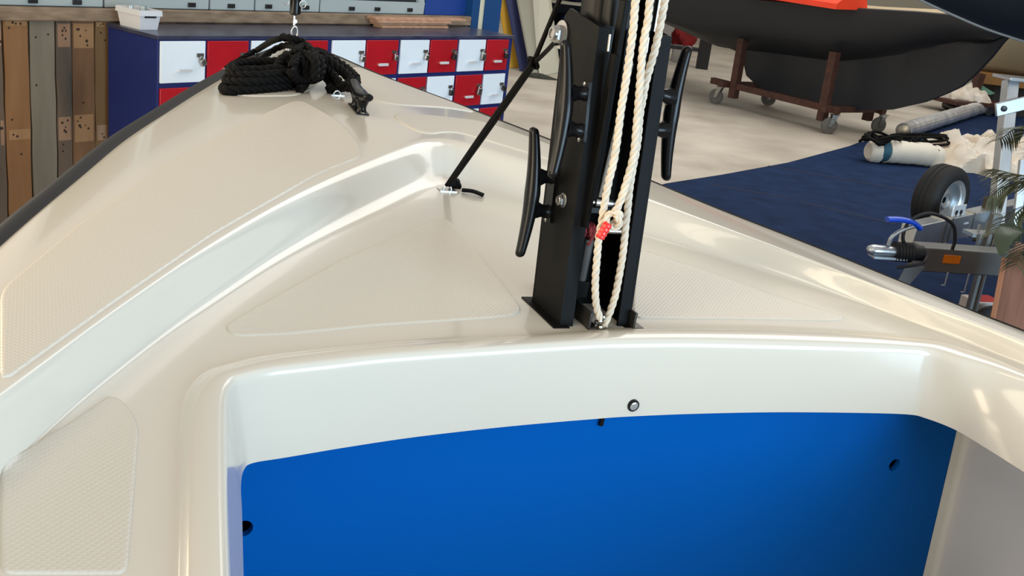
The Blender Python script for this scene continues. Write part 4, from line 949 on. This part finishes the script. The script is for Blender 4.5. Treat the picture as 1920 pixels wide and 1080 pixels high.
for k in range(5):
    m = MB(); c_ = cpt(.02+.045*k)+Z*(rr_*.75); ax1 = dd*(.10+.02*k); ax2 = V(-dd[1], dd[0], 0)*.11
    m.tube([c_+ax1*math.cos(t)+ax2*math.sin(t)+Z*(.03*math.sin(2*t+k)+.012*k) for t in np.linspace(0, 2*PI, 26)], .015, 8); m.build('tie_line', ROPEB, rb)
for k in range(3):
    m = MB(); c_ = cpt(.72)+Z*(rr_*.9+.02*k)+V(0, .16, 0); ax1 = dd*(.36-.03*k); ax2 = V(-dd[1], dd[0], 0)*.12
    m.tube([c_+ax1*math.cos(t)+ax2*math.sin(t)+Z*(.03*math.sin(t+k)) for t in np.linspace(0, 2*PI, 34)], .015, 8); m.build('tie_line', ROPEB, rb)
# crumpled heap of white canvas sheets
HE = mat('crumpled_canvas', s2l(196, 180, 158), .85, 0, 0, .15, 5, .6, 12, col2=s2l(222, 214, 202))
def heap(name, cx, cy, sx, sy, hz, seed, label):
    rg = random.Random(seed); n_ = 70; rws = []; fx = [(rg.uniform(2, 9), rg.uniform(-9, 9), rg.uniform(0, 6), rg.uniform(.3, 1)) for _ in range(9)]
    for i in range(n_):
        row = []
        for k in range(n_):
            u_ = -1+2*i/(n_-1); v_ = -1+2*k/(n_-1); r_ = math.sqrt(u_*u_+v_*v_*1.0)
            e_ = max(0, 1-r_**3); q = sum(w*(1-abs(math.sin(a*u_+b*v_+c+.6*math.sin(3*u_+c))))**1.2 for a, b, c, w in fx)/2.6
            ang_ = math.atan2(v_, u_); cl = min(1, (1+.12*math.sin(7*ang_)+.08*math.sin(13*ang_))/max(r_, 1e-3))
            row.append((cx+u_*cl*sx, cy+v_*cl*sy, .009+hz*(e_**.5)*(.12+.95*q)))
        rws.append(row)
    m = MB(); m.grid(rws); o = m.build(name, HE, None, ang=12)
    so = o.modifiers.new('thick', 'SOLIDIFY'); so.thickness = .004; so.offset = 1
    return tag(o, label, 'canvas')
p_ = onz(1884, 330, 0); heap('canvas_heap', p_[0], p_[1]+.30, .95, .60, .26, 3, 'crumpled heap of cream canvas on the carpet behind the trailer post')
# ------------------------------------------------------------------ far right: second cradle, beige hull side, teal scrap
BGE = mat('beige_hull', s2l(164, 150, 120), .6, 0, 0, .06, 1.2); OCHR = mat('ochre_board', s2l(132, 92, 44), .7, 0, 0, .1, 3); TEALB = mat('teal_sheet', s2l(96, 140, 118), .6, 0, 0, .08, 4)
PV = V(0, 17.5, 0)
def fz(x, y, Y=17.5): return pY(x, y, Y)
bh2 = thing('beige_boat_hull', 'beige boat hull standing far behind the dark hull at the right', 'boat', V(8.2, 17.6, 0))
m = MB(); rws = []
for i in range(16):
    u_ = i/15; X_ = 6.9+u_*5.5; row = []
    for k in range(9):
        v_ = k/8; row.append((X_, 17.6-.75*math.sin(v_*PI/2)*math.sin(PI*min(1, .15+u_))**.4, .55+v_*.95+.1*(1-u_)))
    rws.append(row)
m.grid(rws); o = m.build('hull_side', BGE, bh2); so = o.modifiers.new('t', 'SOLIDIFY'); so.thickness = .05
m = MB(); m.bx(6.9, 12.3, 17.2, 17.9, .45, .62); m.build('keel_board', OCHR, bh2, bevel=.01)
m = MB(); m.bx(7.2, 12.2, 17.3, 17.8, 0, .46); m.build('plinth', mat('dark_plinth', (.02, .018, .015), .8), bh2)
m = MB(); q = [fz(1822, 148, 17.17), fz(1866, 175, 17.17), fz(1856, 178, 17.17), fz(1822, 163, 17.17)]; m.prism(q, (0, .03, 0)); 
tsh = tag(m.build('teal_sheet', TEALB), 'teal triangular sheet leaning by the far cradle', 'sheet')
# low trolley with dusty fabric
c0_, c1_ = onz(1755, 208, 0), onz(1862, 214, 0)
tr_ = thing('low_trolley', 'low dark trolley with dusty covers behind the dark hull', 'trolley', (c0_+c1_)/2)
m = MB(); m.beam(c0_+Z*.18, c1_+Z*.18, .7, .06); m.build('deck_frame', RUST, tr_, bevel=.005)
for p in (c0_+(c1_-c0_)*.25, c0_+(c1_-c0_)*.8): m = MB(); m.cyl(p+V(0, -.25, .075), p+V(0, .25, .075), .07, 18); m.build('roller', BLK, tr_)
m = MB(); m.beam(c0_+(c1_-c0_)*.55+Z*.2, c0_+(c1_-c0_)*.6+Z*.62, .12, .12); m.build('post', RUST, tr_)
o = heap('dusty_cover', (c0_+c1_)[0]/2-.2, (c0_+c1_)[1]/2, .55, .3, .17, 9, 'dusty white cover draped on the low trolley'); o.location.z += .2
# things under the dark hull, seen between mast foot and cradle
BOXW = mat('white_carton', s2l(150, 148, 144), .7, 0, 0, .05, 4)
for (x0, x1, y0, y1, Y, lab) in (((1238, 1263, 38, 92, 19.6, 'tall white carton behind the starboard horn cleat')), ((1262, 1285, 88, 106, 19.3, 'low white carton in front of the red jackets'))):
    p0, p1 = pY(x0, y1, Y), pY(x1, y0, Y); m = MB(); m.bx(p0[0], p1[0], Y, Y+.3, 0, p1[2]); tag(m.build('carton', BOXW, bevel=.01), lab, 'box')
p0, p1 = pY(1258, 92, 19.8), pY(1312, 46, 19.8)
m = lump(((p0[0]+p1[0])/2, 19.9, p0[2]), abs(p1[0]-p0[0])/2, .2, (p1[2]-p0[2])/2, 21, amp=.2)
jk = thing('red_jacket', 'red jacket hanging bundled under the far end of the dark hull', 'jacket', V((p0[0]+p1[0])/2, 19.9, p0[2]))
m.build('cloth', mat('red_cloth', s2l(120, 10, 14), .8, 0, 0, .3, 6, .5, 20), jk, ang=30)
m = MB(); m.cyl((float((p0[0]+p1[0])/2), 20.0, 0), (float((p0[0]+p1[0])/2), 20.0, float(p1[2])), .02); m.build('stand', BLK, jk)
p = onz(1316, 130, 0); m = MB(); m.bx(p[0]-.10, p[0]+.10, p[1], p[1]+.12, 0, .55)
fw = thing('support_stand', 'dark stand with a cross shelf under the dark hull', 'stand', p); m.build('post', BLK, fw, bevel=.01)
m = MB(); m.bx(p[0]-.75, p[0]+.1, p[1]+.02, p[1]+.3, .28, .33); m.build('cross_shelf', SHF, fw)
# ------------------------------------------------------------------ road trailer, drawbar pointing at us
GALV = mat('galvanised_steel', (.50, .53, .55), .32, .85, 0, .15, 5, .1, 60); GALVD = mat('dull_galvanised', (.17, .175, .17), .5, .6, 0, .1, 5)
tq = lambda x, y, Z_: ond(x, y, Z_)
trl = thing('boat_trailer', 'galvanised boat trailer with spare wheel, coupling and winch post on the carpet', 'trailer', onz(1830, 560, 0))
# levels: the beams run at about .5 m
ZB = .50
h0_, h1_ = onz(1722, 478, ZB), onz(1985, 490, ZB); fwd = nrm(h0_-h1_)
# main beam
m = MB(); m.beam(onz(1716, 480, ZB), onz(2010, 500, ZB), .12, .13); m.build('drawbar', GALVD, trl, bevel=.006)
bo = onz(1716, 480, ZB); dr_ = nrm(onz(1716, 480, ZB)-onz(2010, 500, ZB))
m = MB(); m.box(bo-dr_*.20+np.cross(Z, dr_)*-.0615+Z*.005, dr_*.045, np.cross(Z, dr_)*.003, Z*.02); 
side_n = np.cross(Z, dr_); side_n = side_n if side_n[1] < 0 else -side_n
m = MB(); m.box(bo-dr_*.17+side_n*.062+Z*.012, dr_*.048, side_n*.004, Z*.022); m.build('reflector', mat('amber_reflector', s2l(225, 120, 10), .25, 0, .5, .05, 60), trl, bevel=.001)
# rear galvanised beam of the vee
g0, g1 = onz(1700, 444, ZB+.02), onz(1870, 404, ZB+.02)
m = MB(); m.beam(g0, g1+(g1-g0)*1.2, .09, .14); m.build('side_beam', GALV, trl, bevel=.004)
for f_ in (.30, .36, .60): m = MB(); q = g0+(g1-g0)*f_; dg = nrm(g1-g0); m.box(q, dg*.006, np.cross(Z, dg)*.05, Z*.078); m.build('clamp_strap', DSTEEL, trl)
# coupling
ZK = .55
k0, k1 = onz(1643, 469, ZK), onz(1712, 474, ZK); dk_ = nrm(k0-k1); sk = np.cross(Z, dk_)
bell = [k1+(k0-k1)*t for t in np.linspace(.0, .52, 13)]
m = MB(); m.tube([bell[0]-dk_*.05]+bell, .05, 18, rr=[.04, .04]+[.046+(.006 if i % 2 else -.002) for i in range(12)]); m.build('rubber_bellows', RUBBER, trl, ang=50)
hd = k1+(k0-k1)*.56
m = MB(); m.tube([hd-dk_*.02, hd+dk_*.03, hd+dk_*.07, hd+dk_*.105, hd+dk_*.13, hd+dk_*.14], .035, 16, rr=[.030, .032, .034, .036, .026, .008], flat=.8); m.box(hd+dk_*.02-Z*.03, dk_*.09, sk*.036, Z*.006); m.build('coupling_head', GALV, trl, ang=50)
m = MB(); m.tube(smooth([hd+dk_*.03+Z*.03, hd+dk_*.02+Z*.075, hd-dk_*.03+Z*.115, hd-dk_*.09+Z*.14], 6), .011, 10); m.build('lever', GALV, trl)
ha_ = hd-dk_*.10+Z*.145; m = MB(); m.tube(smooth([ha_-dk_*.02-Z*.015, ha_+dk_*.03+Z*.012, ha_+dk_*.10+Z*.022, ha_+dk_*.17+Z*.018], 6), .024, 12, flat=.6); m.build('lever_grip', mat('blue_grip', s2l(10, 70, 190), .35, 0, .2, .05, 10), trl)
m = MB(); m.tube(smooth([k1-dk_*.02, k1+dk_*.07+Z*.06, k1+dk_*.06+Z*.16, k1-dk_*.04+Z*.21, k1-dk_*.17+Z*.17, k1-dk_*.21+Z*.09, k1-dk_*.21+Z*.03], 8), .009, 10); m.build('cable', RUBBER, trl)
m = MB(); m.tube(smooth([k1-dk_*.05+side_n*.05, k1+side_n*.09-Z*.03, k1+dk_*.10-Z*.07+side_n*.05], 8), .008, 8); m.build('cable', RUBBER, trl)
m = MB(); bq_ = k1+dk_*.02-Z*.06; m.prism([bq_, bq_-dk_*.10-Z*.01, bq_-dk_*.02-Z*.14, bq_+dk_*.03-Z*.18, bq_+dk_*.05-Z*.17], side_n*.006); m.build('skid_bracket', GALVD, trl)
for d2, hh in ((-.22, .07), (-.34, .10)):
    m = MB(); q = k1+dk_*d2-Z*.09; m.tube([q, q-Z*hh, q-Z*hh+dk_*.02], .005, 8); m.build('hook', GALV, trl)
# jockey post and wheel
jt, jb = onz(1838, 465, ZB), None; jf = onz(1822, 572, .02); jx = V(jt[0], jt[1]-.09, 0)
m = MB(); m.beam(jx+Z*.12, jx+Z*.72, .05, .05, up=V(0, 1, 0)); m.build('jockey_post', GALVD, trl, bevel=.004)
m = MB(); m.cyl(jx+Z*.05+side_n*.035, jx+Z*.62+side_n*.035, .006, 10); m.build('post_rod', STEEL, trl)
m = MB(); wc = jx+V(.12, -.02, .109); m.lathe(wc-V(0, .03, 0), V(0, 1, 0), [(.03, 0), (.085, .004), (.10, .015), (.10, .045), (.085, .056), (.03, .06)], 26); m.build('jockey_wheel', RUBBER, trl)
m = MB(); m.box(jx+V(.05, 0, .10), V(.07, 0, 0), V(0, .02, 0), V(0, 0, .02)); m.build('jockey_fork', GALVD, trl)
m = MB(); cq = jt+Z*.08; m.box(cq+side_n*.06-Z*.07, dr_*.07, side_n*.012, Z*.085); m.box(cq, dr_*.10, side_n*.05, Z*.010); m.cyl(cq+side_n*.05-Z*.02, cq+side_n*.12-Z*.03, .010, 10); m.cyl(cq+dr_*.04, cq+dr_*.04+Z*.05, .009, 10); m.cyl(cq-dr_*.04, cq-dr_*.04+Z*.05, .009, 10); m.build('post_clamp', GALV, trl)
# spare wheel, standing on the beam
wz = ZB+.09
dB = (onz(1780, 424, ZB+.03)-CAM)@_f; wp = ond(1766, 374, dB+.30)
axw = nrm(V(.64, -.77, .0))
ra = .212
m = MB(); m.lathe(wp-axw*.095, axw, [(.130, .010), (.150, .0), (.180, .002), (ra*.96, .018), (ra, .040), (ra, .060), (ra-.004, .062), (ra-.004, .068), (ra, .070), (ra, .092), (ra-.004, .094), (ra-.004, .100), (ra, .102), (ra, .130), (ra*.96, .152), (.180, .168), (.150, .170), (.130, .160)], 48, closed=False); tyre = m.build('spare_tyre', TREAD, trl)
for k in range(3): 
    pass
m = MB(); m.lathe(wp-axw*.065, axw, [(.132, 0), (.134, .005), (.118, .015), (.112, .06), (.112, .115), (.120, .13), (.134, .133), (.137, .138), (.128, .136), (.108, .118), (.104, .075), (.08, .085), (.045, .095), (.04, .085), (.02, .08)], 40, closed=False); m.lathe(wp-axw*.062, axw, [(.11, .04), (.001, .041)], 30, closed=False); m.build('wheel_rim', GALV, tyre)
bk_ = ond(1797, 398, dB+.03); wx_ = nrm(np.cross(Z, axw))
m = MB(); m.box(bk_-Z*.01, wx_*.07, axw*.004, Z*.055); m.box(bk_-Z*.065+axw*.01, wx_*.095, axw*.02, Z*.006); brk = m.build('wheel_bracket', mat('bright_zinc', (.72, .76, .80), .3, .4, 0, .05, 10), trl, bevel=.003)
for q in (-.028, .022):
    m = MB(); m.lathe(bk_+wx_*q+axw*.005, axw, [(.016, 0), (.014, .0008), (.001, .001)], 16, closed=False); m.build('bracket_hole', BLK, brk)
# winch post
pz0 = (onz(1852, 420, ZB)-CAM)@_f
def pq(x, y, dz=0): return ond(x, y, pz0+dz)
P_b, P_t = pq(1862, 440), pq(1892, 160)
P_b = V(P_b[0], P_b[1], ZB); P_t = V(P_b[0], P_b[1]+.0, P_t[2])
pt_ = pq(1895, 150); P_t = V(pt_[0], pt_[1], pt_[2])
wd_ = .075
m = MB(); m.beam(P_b, P_t, wd_, wd_, up=V(1, .15, 0)); m.build('winch_post', GALV, trl, bevel=.004)
m = MB(); m.box(P_t+V(.10, .02, .012), V(.17, .04, 0), V(-.02, .09, .0), V(0, 0, .010)); m.build('head_plate', GALV, trl, bevel=.003)
ar = pq(1890, 201, -.05); ar2 = pq(1960, 184, -.05)
m = MB(); m.beam(ar-nrm(ar2-ar)*.08, ar2, .02, .085); m.build('winch_arm', GALV, trl, bevel=.006)
m = MB(); m.lathe(ar-nrm(ar2-ar)*.03-V(0, .018, 0), V(0, -1, 0), [(.018, 0), (.016, .001), (.001, .0012)], 18, closed=False); m.build('arm_hole', BLK, trl)
bp0, bp1 = pq(1818, 460, -.02), pq(1832, 395, -.02)
m = MB(); m.beam(pq(1838, 455), pq(1862, 372), .09, .05, up=V(0, -1, 0)); m.build('lower_brace', mat('brown_brace', (.09, .075, .045), .6, .3, 0, .2, 6), trl, bevel=.004)
for x_ in (1905, 1935): m = MB(); m.beam(pq(x_, 430), pq(x_+14, 300), .05, .03, up=V(0, -1, 0)); m.build('rear_upright', GALV, trl, bevel=.003)
# boat on the trailer: its dark bow reaches over the winch post
tbh = thing('trailered_boat', 'dark boat hull overhanging the winch post at the top right corner', 'boat', V(4.6, 7.6, 0))
q0, q1, q2 = ond(1640, -42, 6.6), ond(1783, 25, 6.9), ond(1893, 68, 7.1); q3 = ond(2100, 128, 7.6); q4 = ond(2500, 240, 8.6)
keel_ = smooth([q0, q1, q2, q3, q4], 8); hv = nrm(q4-q0); hh_ = nrm(V(-hv[1], hv[0], 0)); rws = []
if hh_[1] < 0: hh_ = -hh_
for i, p in enumerate(keel_):
    u_ = i/(len(keel_)-1); bw = .75*u_**.7; top = float(q0[2])+.35
    row = []
    for sgn in (-1, 1):
        half = [(0, 0), (.35, .12), (.62, .30), (.82, .55), (.94, .8), (1, 1)]
        half = [(p+hh_*sgn*bw*a_, p[2]+(top-p[2])*b_) for a_, b_ in half]
        half = [V(q[0], q[1], z_) for q, z_ in half]
        row += half[::-1] if sgn < 0 else half[1:]
    rws.append(row)
m = MB(); m.grid(rws); m.build('hull_shell', HDK, tbh, ang=40)
m = MB(); m.tube([p-Z*.004 for p in keel_], .008, 8); m.build('keel_strip', mat('pale_keel_strip', (.25, .25, .24), .5, 0, 0, .05, 5), tbh)
m = MB(); m.beam(q4*V(1, 1, 0)+Z*.0, q4+Z*.02, .12, .12); m.build('keel_support', GALV, tbh)
# planter box with palm, red and white carton
PLW = mat('planter_board', s2l(132, 92, 74), .7, 0, 0, .12, 4, .3, 40, col2=s2l(160, 116, 94), stretch=(6, 6, .7)); PLE = mat('planter_edge', s2l(176, 118, 84), .7, 0, 0, .08, 6)
pc = onz(1868, 600, 0); Zp = 4.9
A0, A1 = ond(1884, 484, Zp), ond(1850, 612, Zp*.985)
pcx = ond(1884, 484, Zp)
pl = thing('planter_box', 'brown wooden planter box at the right edge beside the trailer', 'planter', V(pcx[0]+.2, pcx[1], 0))
tz = pcx[2]; xb, yb = pcx[0], pcx[1]; e_x = nrm(V(.86, -.5, 0)); e_y = nrm(V(.5, .86, 0)); bz = 0
def pb4(o_, X_, Y_, z0, z1, fl=.10):
    g_ = lambda q, z_: q+V(0, 0, z_)
    cen = o_+X_/2+Y_/2
    def sc(q, k): return cen+(q-cen)*k
    qs = [o_, o_+X_, o_+X_+Y_, o_+Y_]; return [V(*(sc(q, .80)[:2]), z0) for q in qs]+[V(*q[:2], z1) for q in qs]
o_ = V(xb, yb, 0); m = MB(); m.hexa(pb4(o_, e_x*.42, e_y*.42, .008, tz)); m.build('box', PLW, pl, bevel=.004)
c8 = pb4(o_, e_x*.42, e_y*.42, .008, tz)
for i in range(4): m = MB(); m.beam(c8[i], c8[i+4], .022, .03, up=e_y); m.build('corner_strip', PLE, pl, bevel=.002)
m = MB(); cc_ = (c8[4]+c8[6])/2; m.lathe(V(cc_[0], cc_[1], tz-.02), Z, [(.17, 0), (.17, .02), (.12, .035), (.01, .04)], 20); m.build('soil', mat('dark_soil', (.02, .014, .01), .9, 0, 0, .4, 30), pl)
palm = thing('potted_palm', 'green palm fronds growing from the planter at the right edge', 'plant', V(cc_[0], cc_[1], tz))
LEAF = mat('palm_leaf', s2l(36, 50, 30), .5, 0, .1, .3, 8, col2=s2l(90, 92, 62)); 
m = MB(); m.tube(smooth([V(cc_[0], cc_[1], tz-.02), V(cc_[0]+.02, cc_[1], tz+.2), V(cc_[0]+.0, cc_[1]-.02, tz+.42)], 6), .03, 12, rr=np.linspace(.04, .022, 13)); m.build('stem', mat('palm_stem', s2l(70, 64, 44), .8, 0, 0, .2, 10), palm)
def frond(root, mid, tip, n_=22, L0=.16, seed=1):
    rg = random.Random(seed); sp = smooth([root, mid, tip], 14); m = MB(); m.tube(sp, .005, 6, rr=np.linspace(.006, .0015, len(sp)))
    Tn = np.gradient(sp, axis=0)
    for i in range(4, len(sp)-1, 1):
        t = nrm(Tn[i]); f_ = i/len(sp); sd = nrm(np.cross(t, Z)); ll = L0*(math.sin(PI*(.12+.82*f_))**.6)
        for sg in (-1, 1):
            d = nrm(sd*sg*.75+t*.65-Z*rg.uniform(.1, .35)); w_ = .0055; n2 = nrm(np.cross(d, Z)); p0 = sp[i]; p1 = p0+d*ll*.55; p2 = p0+d*ll-Z*.035*ll/.15
            m.add([p0-n2*w_*.5, p0+n2*w_*.5, p1+n2*w_, p1-n2*w_, p2], [(0, 1, 2, 3), (3, 2, 4)])
            m.add([p0-n2*w_*.5-Z*.001, p0+n2*w_*.5-Z*.001, p1+n2*w_-Z*.001, p1-n2*w_-Z*.001, p2], [(3, 2, 1, 0), (4, 2, 3)])
    return m.build('frond', LEAF, palm)
rt = V(cc_[0], cc_[1]-.02, tz+.40); Zf = lambda x, y, z_=5.0: ond(x, y, z_)
frond(rt, Zf(1915, 340), Zf(1852, 372), seed=2); frond(rt, Zf(1925, 330), Zf(1860, 316, 5.1), seed=3); frond(rt, Zf(1925, 385), Zf(1868, 440, 4.9), seed=4)
frond(rt, Zf(1930, 240), Zf(1872, 262, 5.2), seed=5); frond(rt, Zf(1945, 420), Zf(1905, 500, 4.8), seed=6); frond(rt, Zf(1990, 300), Zf(2060, 380, 5.0), seed=7); frond(rt, Zf(1960, 280), Zf(1960, 200, 5.3), seed=8)
lf = MB(); q = [Zf(1880, 470, 4.85), Zf(1892, 445, 4.85), Zf(1925, 420, 4.85), Zf(1960, 440, 4.85), Zf(1930, 450, 4.85), Zf(1900, 462, 4.85)]
sp = smooth([V(cc_[0], cc_[1], tz), Zf(1915, 430, 4.9), Zf(1886, 440, 4.85), Zf(1878, 478, 4.8)], 8); lw_ = [.012+.045*math.sin(PI*i/(len(sp)-1)) for i in range(len(sp))]
lf.tube(sp, .04, 8, rr=lw_, flat=.12); lf.build('broad_leaf', mat('broad_leaf_green', s2l(48, 62, 42), .4, 0, .2, .2, 5), palm)
cx0 = onz(1842, 590, 0)
ct = thing('small_carton', 'small red and white carton on the carpet beside the planter', 'box', onz(1843, 560, .19)*V(1, 1, 0))
zt_ = 5.6; p = ond(1842, 566, 5.55)
px_ = nrm(V(.9, .3, 0)); py_ = nrm(V(-.3, .9, 0)); ht = .19; q_ = onz(1843, 560, ht); pcn = V(q_[0], q_[1], 0); p = q_
m = MB(); m.box(V(pcn[0], pcn[1], ht*.5+.004), px_*.095, py_*.07, Z*(ht-.008)*.5); m.build('carton_body', mat('carton_white', s2l(190, 180, 172), .6, 0, 0, .04, 5), ct, bevel=.003)
m = MB(); m.box(V(pcn[0], pcn[1], ht)+px_*.012, px_*.07, py_*.055, Z*.004); m.build('red_lid', mat('carton_red', s2l(170, 26, 26), .5, 0, 0, .05, 5), ct)
